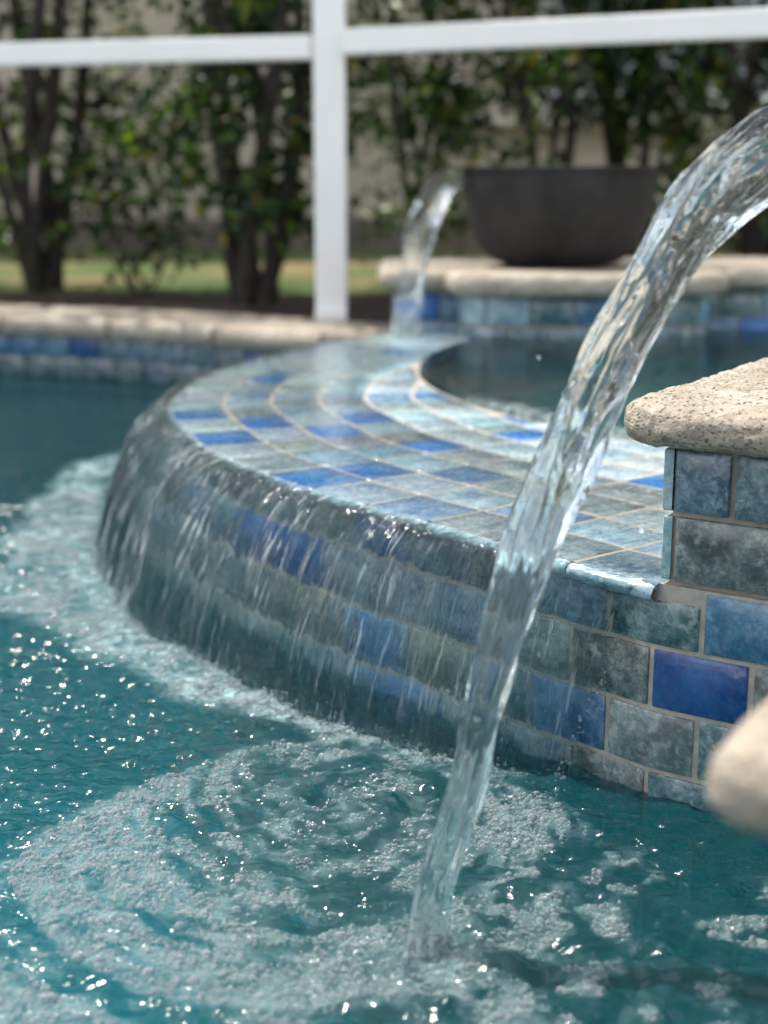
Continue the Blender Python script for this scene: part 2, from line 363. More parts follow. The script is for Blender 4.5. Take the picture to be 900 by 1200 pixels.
class Tiles:
    def __init__(s, seed): s.V = []; s.F = []; s.T = []; s.R = []; s.P = []; s.n = 0; s.r = random.Random(seed)
    def add(s, fn, u0, u1, v0, v1, color, th=.008, bev=.0022, nu=4):
        r = s.r; us = [u0, u0 + bev] + [u0 + (u1 - u0) * k / nu for k in range(1, nu)] + [u1 - bev, u1]; vs = [v0, v0 + bev, (v0 + v1) / 2, v1 - bev, v1]
        tu, tv = r.uniform(-1, 1) * .0006, r.uniform(-1, 1) * .0006
        U, Vv = np.meshgrid(us, vs, indexing='ij'); Hh = np.full(U.shape, float(th))
        Hh[[0, -1], :] -= bev * .7; Hh[:, [0, -1]] -= bev * .7
        Hh = Hh + tu * (U - u0) / (u1 - u0) + tv * (Vv - v0) / (v1 - v0)
        P = fn(U, Vv, Hh).reshape(-1, 3); n0 = s.n; a, b = U.shape
        s.F.append(gridfaces(a, b, n0))
        # skirt
        ring = [i * b for i in range(a)] + [(a - 1) * b + j for j in range(1, b)] + [i * b + b - 1 for i in range(a - 2, -1, -1)] + [j for j in range(b - 2, 0, -1)]; n1 = n0 + len(P)
        Q = fn(U, Vv, np.full(U.shape, -.002)).reshape(-1, 3)[ring]; m = len(ring); k = np.arange(m)
        s.F.append(np.stack([n1 + k, n1 + m + k, n1 + m + (k + 1) % m, n1 + (k + 1) % m], 1)); Q = np.vstack([P[ring], Q])
        s.V.append(P); s.V.append(Q); c = len(P) + 2 * m
        j = .12; col_ = tuple(max(.005, x * (1 + r.uniform(-j, j))) for x in color)
        s.T.append(np.tile(col_, (c, 1))); s.R.append(np.full(c, r.random() * 10))
        pl = .92 if color in (BLUE, DEEP) else (.45 if color in (MID,) else 0.0)
        s.P.append(np.full(c, pl)); s.n += c
    def build(s, name, parent, mat=None):
        return mk(name, np.vstack(s.V), np.vstack(s.F), mat or MT['tile'], parent, True, {'tint': np.vstack(s.T), 'rid': np.concatenate(s.R), 'plain': np.concatenate(s.P)})

# ------------------------------------------------------------------ layout
ZT = .237                                             # top of spillway tiles above pool water
COR = np.array([.285, 1.403]); WD = np.array([math.cos(math.radians(-33)), math.sin(math.radians(-33))]); ND = np.array([-WD[1], WD[0]])
ctl = [COR, (.222, 1.470), (.167, 1.540), (.091, 1.633), (-.022, 1.767), (-.117, 1.895), (-.229, 2.074), (-.300, 2.25), (-.370, 2.49), (-.389, 2.70), (-.350, 3.00), (-.203, 3.374), (-.06, 3.60), (.03, 3.76)]
EDGE = Path(spline(ctl), 12)                          # u=0 at the near pedestal, growing round to the left and back
IC = np.array([1.17, 2.99]); IR = 1.10                # inner circle of the basin
def edge_pt(u, inset):
    x, y, tx, ty = EDGE.at(u); return x + ty * inset, y - tx * inset       # inward = right of travel
x, y, tx, ty = EDGE.at(.5); assert (x + ty * .1) > x

spa = empty('raised_spa', (0.6, 2.4, -.4), 'raised curved spa with blue and grey tiled spillway rim standing in the pool', 'spa')
WALL = Path(np.vstack([(COR + WD * t)[None] for t in np.linspace(.85, .02, 60)] + [EDGE.p[2:]]), 6)
# core body: radial strips between the basin circle and the outside
A = np.linspace(0, 2 * math.pi, 1441)[:-1]
us = np.linspace(0, WALL.L, 600); wx_, wy_, wtx, wty = WALL.at(us)
poly = [tuple(p) for p in np.stack([wx_ + wty * .0030, wy_ - wtx * .0030], 1)][::-1] + [(2.6, .94), (2.6, 3.95), (.03, 3.95)]
poly = np.array(poly)
def ray_poly(c, a):
    d = np.array([math.cos(a), math.sin(a)]); best = 0
    for p, q in zip(poly, np.roll(poly, -1, 0)):
        e = q - p; den = d[0] * e[1] - d[1] * e[0]
        if abs(den) < 1e-12: continue
        w = p - c; t = (w[0] * e[1] - w[1] * e[0]) / den; s_ = (w[0] * d[1] - w[1] * d[0]) / den
        if t > 0 and -1e-9 <= s_ <= 1 + 1e-9: best = max(best, t)
    return best
V = []
for a in A:
    R = ray_poly(IC, a); d = np.array([math.cos(a), math.sin(a)])
    for rr, z in ((0.002, -.45), (IR - .004, -.45), (IR - .004, ZT - .0010), (R * .5 + IR * .5, ZT - .0010), (R, ZT - .0010), (R, -1.3)):
        V.append((*(IC + d * rr), z))
core = mk('spa_body', V, gridfaces(1440, 6, 0, True)[:, ::-1], MT['grout'], spa, False)
core.data.materials.append(MT['plaster'])
core.data.materials.append(MT['spa_lining'])
for p in core.data.polygons:
    zc = p.center.z - .4 + .0
    if zc < -.35 and (Vector((p.center.x + .6, p.center.y + 2.4)) - Vector(IC)).length < IR: p.material_index = 2

# top tiles in rows that follow the rim, clipped by the basin circle
def ang_clip(x, y):
    dx, dy = x - IC[0], y - IC[1]; r = np.hypot(dx, dy); k = np.where(r < IR + .004, (IR + .004) / r, 1); return IC[0] + dx * k, IC[1] + dy * k
def top_fn(u, v, h):
    x, y = edge_pt(u, v); x, y = ang_clip(x, y); return np.stack([x, y, ZT - .0035 + h], -1)
TW, TD, G = .118, .0885, .0068
override_top = [((715, 655), SLATE), ((610, 650), SAGE), ((525, 630), AQUA), ((455, 600), GREY), ((400, 578), AQUA), ((352, 562), BLUE), ((310, 545), SAGE), ((285, 530), PALE), ((258, 513), BLUE), ((245, 502), PALE), ((232, 490), BLUE), ((222, 478), AQUA),
    ((735, 632), AQUA), ((660, 600), LBLUE), ((565, 592), AQUA), ((510, 575), AQUA), ((435, 560), AQUA), ((405, 543), LBLUE), ((355, 522), SAGE), ((335, 508), PALE), ((308, 498), BLUE), ((290, 480), GREY), ((270, 448), LBLUE), ((265, 465), AQUA),
    ((563, 556), MID), ((500, 543), AQUA), ((455, 528), LBLUE), ((412, 513), GREY), ((380, 499), LBLUE), ((345, 478), LBLUE), ((640, 575), SAGE),
    ((533, 525), BLUE), ((480, 511), BRN), ((447, 498), AQUA), ((413, 487), BLUE), ((380, 470), GREY), ((590, 540), SAGE), ((650, 550), AQUA),
    ((578, 512), SAGE), ((525, 500), AQUA), ((487, 491), AQUA), ((455, 478), SAGE), ((430, 462), LBLUE),
    ((493, 463), BLUE), ((640, 509), BLUE), ((530, 478), GREY), ((735, 560), AQUA), ((740, 590), AQUA), ((720, 608), AQUA), ((760, 545), PALE), ((740, 522), AQUA)]
ovt = [(unp(px, py, ZT), c) for (px, py), c in override_top]
def cfind(ov, x, y, rad, default):
    b = min(ov, key=lambda o: (o[0][0] - x) ** 2 + (o[0][1] - y) ** 2); return b[1] if math.hypot(b[0][0] - x, b[0][1] - y) < rad else default
T = Tiles(3); r3 = random.Random(5)
def inside_basin(x, y): return math.hypot(x - IC[0], y - IC[1]) < IR + .012
for row in range(8):
    v0, v1 = row * TD + (G / 2 if row else -.006), (row + 1) * TD - G / 2
    n = int((EDGE.L + .3) / TW)
    for k in range(-4, n):
        u0, u1 = k * TW + G / 2, (k + 1) * TW - G / 2
        if k < 0:      # rows meet the pedestal side: keep only those in front of the basin
            if row < 1: continue
        cx_, cy_ = edge_pt((u0 + u1) / 2, (v0 + v1) / 2)
        # part of the rim under the near pedestal is cut away
        q = np.array([cx_, cy_]) - COR; a_, b_ = q @ WD, q @ ND
        if a_ > .05 : continue
        corners = [edge_pt(uu, vv) for uu in (u0, u1) for vv in (v0, v1)]
        nin = sum(inside_basin(*c) for c in corners)
        if nin == 4: continue
        if nin >= 2 and not all(True for _ in [0]): continue
        outer_gap = IR + .004
        mind = max(math.hypot(c[0] - IC[0], c[1] - IC[1]) for c in corners)
        if mind < IR + .025: continue
        T.add(top_fn, u0, u1, v0, v1, cfind(ovt, cx_, cy_, .045, pick(TOPMIX, r3)), .0035, .0014, 4)
T.build('rim_tiles', spa)
# glazed bullnose pieces along the lip, one per outer tile, sunlit brightness in tint
prof = [(-.004, -.0003)] + [(-.004 - .009 * math.sin(t), -.0095 + .009 * math.cos(t)) for t in np.linspace(0, math.pi, 9)] + [(.004, -.0188)]
Lv, Lf, Lt, Lr, n0 = [], [], [], [], 0
for k in range(int(EDGE.L / TW) + 1):
    u0, u1 = max(.003, k * TW + .0012), min(EDGE.L, (k + 1) * TW - .0012); nn = 26; q = edge_pt((u0 + u1) / 2, .04)
    c0 = np.array(cfind(ovt, q[0], q[1], .06, AQUA)); c0 = c0 * .35 + np.array((.62, .74, .74)) * .65
    for i, u in enumerate(np.linspace(u0, u1, nn)):
        shr = .002 if i in (0, nn - 1) else 0
        for ins, dz in prof:
            w = .0022 * float(fbm(u * 75, dz * 200, k, 3)); x_, y_ = edge_pt(u, ins + w + shr * (1 if ins < 0 else 0)); Lv.append((x_, y_, ZT + dz + w * .8 - shr * .4))
    Lf.append(gridfaces(nn, len(prof), n0)[:, ::-1]); n0 += nn * len(prof); Lt.append(np.tile(c0, (nn * len(prof), 1))); Lr.append(np.full(nn * len(prof), random.random() * 10))
mk('lip_trim', Lv, np.vstack(Lf), MT['tile'], spa, True, {'tint': np.vstack(Lt), 'rid': np.concatenate(Lr), 'plain': np.full(n0, .6)})

# wall courses
WC = .069; WLN = .1085
wall_ctl_u = None
U_C = .85                                             # arc position of the corner on WALL
def wall_fn(u, v, h):
    x, y, tx, ty = WALL.at(u); ins = .0045 - h; return np.stack([x + ty * ins, y - tx * ins, v], -1)
override_wall = [((812, 942), TEAL), ((740, 922), CHAR), ((655, 897), TEAL), ((842 - 55, 720), TEAL), ((870, 735), MID), ((840, 802), DEEP), ((777, 868), GREY), ((850, 868), TEAL), ((690, 840), MID), ((700, 890), TEAL), ((790, 918), TEAL), ((640, 872), TEAL), ((590, 850), GREY), ((860, 935), TEAL),
    ((715, 770), BRN), ((700, 700), SLATE), ((445, 752), MID), ((450, 632), MID), ((340, 640), DEEP), ((545, 712), SLATE), ((475, 695), GREY), ((520, 775), BRN), ((380, 715), BRN), ((340, 700), CHAR), ((400, 785), TEAL), ((495, 655), SLATE), ((590, 670), CHAR), ((630, 690), TEAL), ((620, 760), GREY), ((630, 830), TEAL), ((505, 830), MID), ((395, 645), GREY), ((570, 650), SLATE)]
def near_wall_color(u, z, default):
    x_, y_, _, _ = WALL.at(u); best = None; 
    q = z - CAM_H; dep = y_ * math.cos(PITCH) - q * math.sin(PITCH); up = y_ * math.sin(PITCH) + q * math.cos(PITCH); X = 450 + FOC * x_ / dep; Y = 600 - FOC * up / dep
    b = min(override_wall, key=lambda o: (o[0][0] - X) ** 2 + (o[0][1] - Y) ** 2 * 2)
    return b[1] if math.hypot(b[0][0] - X, b[0][1] - Y) < 44 else default
T = Tiles(8); r4 = random.Random(9)
joint_first = U_C - .046                              # joint right of the corner in the top course (px 842)
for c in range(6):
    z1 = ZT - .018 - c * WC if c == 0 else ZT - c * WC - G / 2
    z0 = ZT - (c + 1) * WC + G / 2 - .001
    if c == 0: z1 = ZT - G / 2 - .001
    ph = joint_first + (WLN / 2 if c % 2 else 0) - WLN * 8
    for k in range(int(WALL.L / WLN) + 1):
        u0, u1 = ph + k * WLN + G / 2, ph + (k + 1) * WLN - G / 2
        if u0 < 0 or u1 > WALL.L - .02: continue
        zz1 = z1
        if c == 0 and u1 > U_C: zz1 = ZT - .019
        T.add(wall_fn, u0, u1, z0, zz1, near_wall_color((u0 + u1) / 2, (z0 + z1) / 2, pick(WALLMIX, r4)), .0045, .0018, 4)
T.build('wall_tiles', spa)
# basin lining tiles just below the rim
T = Tiles(12)
def in_fn(u, v, h):
    a = u / IR; rr = IR - .004 - h; return np.stack([IC[0] + rr * np.cos(a), IC[1] + rr * np.sin(a), v], -1)
for c in range(2):
    for k in range(int(2 * math.pi * IR / .12)):
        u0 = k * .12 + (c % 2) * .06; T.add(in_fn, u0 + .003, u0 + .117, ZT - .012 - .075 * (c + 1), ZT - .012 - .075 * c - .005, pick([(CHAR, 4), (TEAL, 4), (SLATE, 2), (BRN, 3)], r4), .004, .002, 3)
T.build('basin_tiles', spa)

# ------------------------------------------------------------------ coping slabs
def bullnose_slab(name, poly, z0, z1, rad, parent, mat, cell=.008, amp=.0012, seed=0):
    """closed convex-ish outline (ccw), rounded edge all round, rough cleft surface"""
    P = np.array(poly, float); Q = np.vstack([P, P[:1]]); seg = np.hypot(*np.diff(Q, axis=0).T); S = np.concatenate([[0], np.cumsum(seg)])
    n = max(24, int(S[-1] / cell)); s_ = np.linspace(0, S[-1], n, endpoint=False); X = np.interp(s_, S, Q[:, 0]); Y = np.interp(s_, S, Q[:, 1])
    for _ in range(3): X = (np.roll(X, 1) + X * 2 + np.roll(X, -1)) / 4; Y = (np.roll(Y, 1) + Y * 2 + np.roll(Y, -1)) / 4
    tx, ty = np.roll(X, -1) - np.roll(X, 1), np.roll(Y, -1) - np.roll(Y, 1); l = np.hypot(tx, ty); nx, ny = ty / l, -tx / l
    cx_, cy_ = X.mean(), Y.mean(); R = (z1 - z0) / 2; zc = (z0 + z1) / 2; rings = []
    inr = [.02, .1, .2, .3, .4, .5, .6, .7, .78, .86, .93]
    bx, by = X - nx * rad, Y - ny * rad
    for f in inr: rings.append((cx_ + (bx - cx_) * f, cy_ + (by - cy_) * f, z0, 0 * nx, 0 * ny, -1))
    for t in np.linspace(-90, 90, 23):
        t = math.radians(t); sg = abs(math.sin(t)) ** .85 * (1 if t > 0 else -1)
        rings.append((bx + nx * rad * math.cos(t), by + ny * rad * math.cos(t), zc + R * sg, nx * math.cos(t), ny * math.cos(t), math.sin(t)))
    for f in inr[::-1]: rings.append((cx_ + (bx - cx_) * f, cy_ + (by - cy_) * f, z1, 0 * nx, 0 * ny, 1))
    V = np.stack([np.stack([x, y, np.full(n, z) if np.isscalar(z) else z], -1) for x, y, z, *_ in rings], 1)
    N = np.stack([np.stack([a, b, np.full(n, float(c))], -1) for *_, a, b, c in rings], 1)
    d = amp * ((fbm(V[..., 0] * 60 + seed, V[..., 1] * 60, V[..., 2] * 110, 4, .7) * 1.2 - 1.2 * np.clip(fbm(V[..., 0] * 130 + seed, V[..., 1] * 130, V[..., 2] * 200, 2) - .12, 0, 1)) + fbm(V[..., 0] * 14, V[..., 1] * 14 + seed, V[..., 2] * 14, 2) * 1.2)
    V = V + N * d[..., None]
    return mk(name, V.reshape(-1, 3), gridfaces(n, len(rings), 0, True), mat, parent)
def rrect(o, a, b, da, db, rc=.02):
    """rounded rectangle from corner o along unit a (length da) and unit b (length db)"""
    o, a, b = map(np.array, (o, a, b)); pts = []
    for c, s0 in (((rc, rc), 180), ((da - rc, rc), 270), ((da - rc, db - rc), 0), ((rc, db - rc), 90)):
        for t in range(0, 91, 15):
            th = math.radians(s0 + t); pts.append(o + a * (c[0] + rc * math.cos(th)) + b * (c[1] + rc * math.sin(th)))
    return pts
def boxmesh(name, o, a, b, da, db, z0, z1, mat, parent):
    o, a, b = map(np.array, (o, a, b)); c = [o, o + a * da, o + a * da + b * db, o + b * db]
    V = [(*p, z) for z in (z0, z1) for p in c]
    return mk(name, V, [(0, 3, 2, 1), (4, 5, 6, 7), (0, 1, 5, 4), (1, 2, 6, 5), (2, 3, 7, 6), (3, 0, 4, 7)], mat, parent, False)

def tile_face(T, o, a, nrm, length, z0, z1, course, tl, phase, th, color_fn, flat_end=0.0):
    o, a, nrm = map(np.array, (o, a, nrm))
    def fn(u, v, h): return np.stack([o[0] + a[0] * u + nrm[0] * h, o[1] + a[1] * u + nrm[1] * h, v + 0 * u], -1)
    c = 0; z = z0
    while z < z1 - .01:
        zt = min(z + course, z1)
        k = -2
        while True:
            u0 = phase[c % 2] + k * tl + G / 2; u1 = u0 + tl - G; k += 1
            if u0 > length - .015: break
            u0c, u1c = max(u0, flat_end), min(u1, length - flat_end)
            if u1c - u0c < .02: continue
            T.add(fn, u0c, u1c, z + G / 2, zt - G / 2, color_fn(u0c, u1c, z), th, .002, 3)
        z = zt; c += 1

# near pedestal, flush with the pool side of the spa wall
ped = empty('pedestal', (.6, 1.5, ZT), 'tiled stone-capped pedestal at the near end of the spillway, travertine cap with rough rounded edge', 'pedestal', 'fire bowl pedestals of the spa')
boxmesh('pedestal_body', COR + WD * .006 + ND * .009, WD, ND, .56, .54, ZT - .006, .387, MT['grout'], ped)
T = Tiles(21)
def pc(u0, u1, z):
    if z < ZT + .05: return CHAR if u0 < .1 else TEAL
    return SLATE if u0 < .05 else TEAL
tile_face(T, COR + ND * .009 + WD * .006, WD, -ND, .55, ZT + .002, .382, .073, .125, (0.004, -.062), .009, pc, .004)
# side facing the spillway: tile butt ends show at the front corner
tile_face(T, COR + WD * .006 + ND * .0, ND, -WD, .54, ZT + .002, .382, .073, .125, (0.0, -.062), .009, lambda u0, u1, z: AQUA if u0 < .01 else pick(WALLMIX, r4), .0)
T.build('tile_facing', ped)
bullnose_slab('coping', rrect(COR - WD * .042 - ND * .040, WD, ND, .65, .63, .034), .384, .429, .024, ped, MT['trav'], .0032, .0030, 3)

# near foreground ledge with rounded coping
led = empty('coping_ledge', (.5, .75, -.2), 'blurred travertine ledge end in the near right foreground with rounded bullnose edge', 'ledge')
LO = np.array([.156, .666])
bullnose_slab('coping', rrect(LO, WD, ND, .60, .42, .022), .322, .370, .024, led, MT['trav'], .006, .0015, 9)
boxmesh('ledge_wall', LO + WD * .09 + ND * .05, WD, ND, .45, .33, -.4, .315, MT['grout'], led)
T = Tiles(33)
tile_face(T, LO + WD * .09 + ND * .05, WD, -ND, .45, -.1, .312, .073, .125, (0, .06), .008, lambda *a: pick(WALLMIX, r4))
tile_face(T, LO + WD * .09 + ND * .38, -ND, -WD, .33, -.1, .312, .073, .125, (0, .06), .008, lambda *a: pick(WALLMIX, r4))
T.build('tile_facing', led)

# far pedestal and the back wall of the spa
fp = empty('pedestal', (.6, 3.9, 0), 'tiled back pedestal of the spa carrying the dark bowl, pale stone coping in stepped slabs', 'pedestal', 'fire bowl pedestals of the spa')
boxmesh('pedestal_body', (.035, 3.79), (1, 0), (0, 1), 2.6, .55, -.4, .35, MT['grout'], fp)
bp = [(.20, 3.80), (.21, 3.66), (.27, 3.60), (.50, 3.575), (.66, 3.585), (.80, 3.63), (.835, 3.70), (.835, 3.80)]
BW = Path(spline(bp, 12), 4)
T = Tiles(41)
def bw_fn(u, v, h):
    x, y, tx, ty = BW.at(u); return np.stack([x + ty * h, y - tx * h, v + 0 * u], -1)
farmix = [(TEAL, 3), (MID, 3), (SLATE, 3), (BLUE, 1), (GREY, 3), (AQUA, 3)]
for c, (a_, b_) in enumerate([(.12, .195), (.195, .27), (.27, .35)]):
    k = 0
    while k * .11 + (c % 2) * .05 < BW.L - .05:
        u0 = k * .11 + (c % 2) * .05; T.add(bw_fn, u0 + .003, min(u0 + .107, BW.L), a_ + .003, b_ - .003, pick(farmix, r4), .008, .002, 3); k += 1
tile_face(T, (.035, 3.79), (1, 0), (0, -1), .17, -.05, .35, .078, .115, (0, .06), .009, lambda *a: pick(farmix, r4))
tile_face(T, (.83, 3.79), (1, 0), (0, -1), 1.8, .04, .35, .078, .115, (0, .06), .009, lambda *a: pick(farmix, r4))
tile_face(T, (.035, 4.34), (0, -1), (-1, 0), .55, -.05, .35, .078, .115, (0, .06), .009, lambda *a: pick(farmix, r4))
T.build('tile_facing', fp)
bwp = BW.p; cap = [(p[0] + n_[1] * -.004, p[1]) for p, n_ in zip(bwp, BW.t)]
V = [(*p, z) for z in (-.4, .35) for p in bwp] ; n = len(bwp)
mk('curved_wall', V, [(i, i + 1, n + i + 1, n + i) for i in range(n - 1)] + [tuple(range(n, 2 * n))], MT['grout'], fp, False)
bullnose_slab('coping', rrect((-.015, 3.74), (1, 0), (0, 1), .46, .62, .03), .350, .398, .024, fp, MT['trav'], .02, .0012, 5)
bullnose_slab('coping', rrect((.80, 3.735), (1, 0), (0, 1), 1.85, .62, .03), .350, .400, .024, fp, MT['trav'], .02, .0012, 6)
cp = [(.165, 3.735), (.155, 3.64), (.19, 3.56), (.28, 3.535), (.50, 3.51), (.68, 3.525), (.83, 3.56), (.875, 3.63), (.87, 3.735)]
cps = list(map(tuple, spline(cp, 10))) 
bullnose_slab('coping', cps, .346, .404, .028, fp, MT['trav'], .015, .0012, 7)
bullnose_slab('coping', rrect((.448, 3.742), (1, 0), (0, 1), .349, .615, .02), .350, .396, .022, fp, MT['trav'], .02, .0012, 8)

# ------------------------------------------------------------------ bowls
def lathe(name, prof, mat, parent, n=96, amp=.0, center=(0, 0, 0)):
    V = []
    for k in range(n):
        a = 2 * math.pi * k / n
        for r, z in prof: V.append((center[0] + r * math.cos(a), center[1] + r * math.sin(a), center[2] + z))
    V = np.array(V)
    if amp: V = V + amp * fbm(V[:, 0] * 18, V[:, 1] * 18, V[:, 2] * 18, 3)[:, None] * np.array([1, 1, .3])
    return mk(name, V, gridfaces(n, len(prof), 0, True), mat, parent)
def bowl(cx_, cy_, z0, R, H, dirv, lip_to, label):
    b = empty('water_bowl', (cx_, cy_, z0), label, 'bowl', 'dark round water bowls on the pedestals')
    out = [(.001, .0), (R * .42, .0), (R * .46, .004)] + [(R * (.46 + .54 * math.sin(t) ** .8), H * (1 - math.cos(t)) * .96 + .004) for t in np.linspace(.08, math.pi / 2, 14)]
    out += [(R * 1.012, H * .985), (R * 1.0, H), (R * .965, H * 1.0), (R * .955, H * .985)]
    inn = [(R * .94 * math.sin(t), H * .985 - (H - .03) * math.cos(t)) for t in np.linspace(math.pi / 2 - .02, .01, 12)]
    lathe('bowl_shell', out + inn, MT['bowl'], b, 96, .0012, (cx_, cy_, z0))
    d = np.array(dirv); p = np.array([-d[1], d[0]]); w = .045
    V = []; s0, s1 = R * .86, lip_to
    for s_ in np.linspace(s0, s1, 6):
        for t, h in ((-w, .022), (-w * .86, .022), (-w * .8, .004), (w * .8, .004), (w * .86, .022), (w, .022), (w, -.006), (-w, -.006)):
            q = np.array([cx_, cy_]) + d * s_ + p * t; V.append((*q, z0 + H - .022 + h))
    f = [(i * 8 + j, i * 8 + (j + 1) % 8, (i + 1) * 8 + (j + 1) % 8, (i + 1) * 8 + j) for i in range(5) for j in range(8)] + [tuple(range(8))[::-1], tuple(range(40, 48))]
    mk('spout', V, f, MT['bowl'], b, False)
    n = 48; mk('bowl_water', [(cx_, cy_, z0 + H - .016)] + [(cx_ + R * .9 * math.cos(2 * math.pi * k / n), cy_ + R * .9 * math.sin(2 * math.pi * k / n), z0 + H - .016) for k in range(n)], [(0, 1 + k, 1 + (k + 1) % n) for k in range(n)], MT['spa_flat'], b)
    return b
MT['spa_flat'] = simple('dark_still_water', (.02, .035, .035), .03, 5, .1, 0)
B0 = np.array([.70, 1.49]); JE = np.array([.037, 1.094]); JD = (JE - B0) / np.linalg.norm(JE - B0)
bowl(.47, 3.92, .402, .262, .262, (-.97, -.24), .285, 'dark grey round concrete bowl on the back pedestal behind the spa')
bowl(B0[0], B0[1], .431, .235, .262, JD, .372, 'dark round bowl on the near pedestal beyond the right edge of the photo')

# ------------------------------------------------------------------ water jets
def jet(name, P3, W, Th, side, label, n=420, m=72, seed=0, foam0=.6):
    """P3 centre line (3d), W/Th half width/thickness per control point, side = horizontal vector of the ribbon width"""
    P = spline(P3, 20); L = np.concatenate([[0], np.cumsum(np.linalg.norm(np.diff(P, axis=0), axis=1))])
    s_ = np.linspace(0, L[-1], n); C = np.stack([np.interp(s_, L, P[:, k]) for k in range(3)], 1)
    ss = L[np.clip((np.arange(len(W)) * 20), 0, len(L) - 1)]
    w = np.interp(s_, ss, W); th = np.interp(s_, ss, Th)
    tan = np.gradient(C, s_, axis=0); tan /= np.linalg.norm(tan, axis=1)[:, None]
    sd_ = np.array([*side, 0.0]); b = np.cross(tan, sd_); b /= np.linalg.norm(b, axis=1)[:, None]; a = np.cross(b, tan)
    th_ = np.linspace(0, 2 * math.pi, m, endpoint=False)
    S, A_ = np.meshgrid(s_, th_, indexing='ij'); q0 = S / L[-1]; ca, sa = np.cos(A_), np.sin(A_)
    tw = 2.4 * fbm(S * 3.4 + seed, 0 * S, 5.1, 2) + 2.2 * q0
    A2 = A_ + tw
    q = S / L[-1]
    lob = 1 + .13 * np.cos(2 * A2 + 5 * q + seed) + .10 * np.cos(3 * A2 - 9 * q + 1.3) * (.4 + q) + .05 * np.cos(5 * A2 + 12 * q)
    nz = fbm(np.cos(A2) * 1.7 + seed, np.sin(A2) * 1.7, S * 10, 3, .38) * (.24 + .26 * q)
    rid = np.abs(fbm(np.cos(A2) * 3.2 - seed, np.sin(A2) * 3.2, S * 7 + 9, 2)) * .24
    k = lob + nz - rid + .06
    wob = fbm(S * 14, 0 * S + seed, 2.2, 2) * .004 * (.2 + q)
    V = C[:, None, :] + a[:, None, :] * (w[:, None] * ca * k + wob)[..., None] + b[:, None, :] * (th[:, None] * sa * k)[..., None]
    foam = .8 * sstep(.93, 1.0, q) + np.clip(foam0 * sstep(.35, 1, q) * (fbm(np.cos(A_) * 2, np.sin(A_) * 2, S * 10, 3) * .9 + .45), 0, 1)
    UV = np.stack([A_ / (2 * math.pi), S], -1)
    f = gridfaces(n, m + 0, 0)  # (n, m) grid open in m -> close it
    i = np.arange(n - 1); close = np.stack([i * m + m - 1, (i + 1) * m + m - 1, (i + 1) * m, i * m], 1)
    V = V.reshape(-1, 3); nv = len(V); V = np.vstack([V, C[0], C[-1]])
    o = mk(name, V, np.vstack([f, close])[:, ::-1], MT['jet'], None, True, {'foam': np.concatenate([foam.ravel(), [0, 0]])}, np.vstack([UV.reshape(-1, 2), [[0, 0], [0, 0]]]))
    bm = bmesh.new(); bm.from_mesh(o.data); bm.edges.ensure_lookup_table()
    bmesh.ops.holes_fill(bm, edges=[e for e in bm.edges if e.is_boundary], sides=0); bmesh.ops.recalc_face_normals(bm, faces=bm.faces); bm.to_mesh(o.data); bm.free()
    for p in o.data.polygons: p.use_smooth = True
    return tag(o, label, 'water')
def jp(al, z): q = B0 + JD * al; return (q[0], q[1], z)
jc = [jp(.345, .680), jp(.395, .676), jp(.430, .661), jp(.475, .636), jp(.521, .598), jp(.552, .558), jp(.582, .515), jp(.608, .472), jp(.628, .434), jp(.650, .392), jp(.667, .350), jp(.686, .303), jp(.705, .252), jp(.721, .205), jp(.733, .160), jp(.750, .110), jp(.764, .058), jp(.775, -.012)]
hw = [.030, .033, .034, .033, .031, .029, .027, .026, .025, .024, .021, .0185, .0165, .0155, .015, .015, .0155, .020]
# the ribbon lies across the flow as seen from the pool: width in the fall plane, so use thickness axis for it
jw = [x * .92 for x in hw]; jt = [x * .98 for x in hw]
JS = np.array([-JD[1], JD[0]])
jet('water_jet', jc, jw, jt, JS, 'thick clear arc of water pouring down across the spillway into the foaming pool', seed=3, foam0=.10)
fj = [(.235, 3.92, .640), (.205, 3.92, .642), (.165, 3.92, .625), (.128, 3.92, .575), (.105, 3.92, .50), (.088, 3.92, .40), (.070, 3.92, .27), (.06, 3.92, .12), (.055, 3.92, -.02)]
fj = [(x - .0, 3.92 - .30 * (i / 8) ** .5 if False else 3.92, z) for i, (x, y, z) in enumerate(fj)]
def uy(px, py, y):
    u = (px - 450) / FOC; v = (600 - py) / FOC; dy = math.cos(PITCH) + v * math.sin(PITCH); t = y / dy
    return (u * t, y, CAM_H + t * (-math.sin(PITCH) + v * math.cos(PITCH)))
fx = [uy(556, 206, 3.88), uy(540, 206, 3.85), uy(522, 214, 3.81), uy(507, 234, 3.77), uy(496, 264, 3.73), uy(487, 305, 3.70), uy(480, 350, 3.67), uy(475, 400, 3.65), uy(472, 445, 3.64)]
jet('water_jet', fx, [.030, .032, .036, .036, .034, .032, .032, .034, .036], [.026, .028, .032, .034, .034, .032, .032, .032, .032], (.24, -.97), 'small blurred stream of water falling from the dark bowl at the back', n=160, m=40, seed=8, foam0=.9)

# ------------------------------------------------------------------ water sheet over the rim
nu = 620; uS = np.concatenate([np.linspace(.012, 1.35, 470), np.linspace(1.36, 2.35, 150)])
FT = Path(spline([(.174, 1.411), (.086, 1.486), (0., 1.547), (-.105, 1.638), (-.203, 1.767), (-.315, 1.918), (-.363, 1.984), (-.444, 2.18), (-.506, 2.389), (-.53, 2.62), (-.50, 2.95), (-.40, 3.25)], 20))
fu = np.linspace(0, FT.L, 500); fx_, fy_, _, _ = FT.at(fu)
nvT, nvF = 34, 84
vt = np.linspace(.34, -.014, nvT); tf = np.linspace(0, 1, nvF + 1)[1:]
rows = []; uvr = []; fall = []; stk = []
ex, ey, etx, ety = EDGE.at(uS)
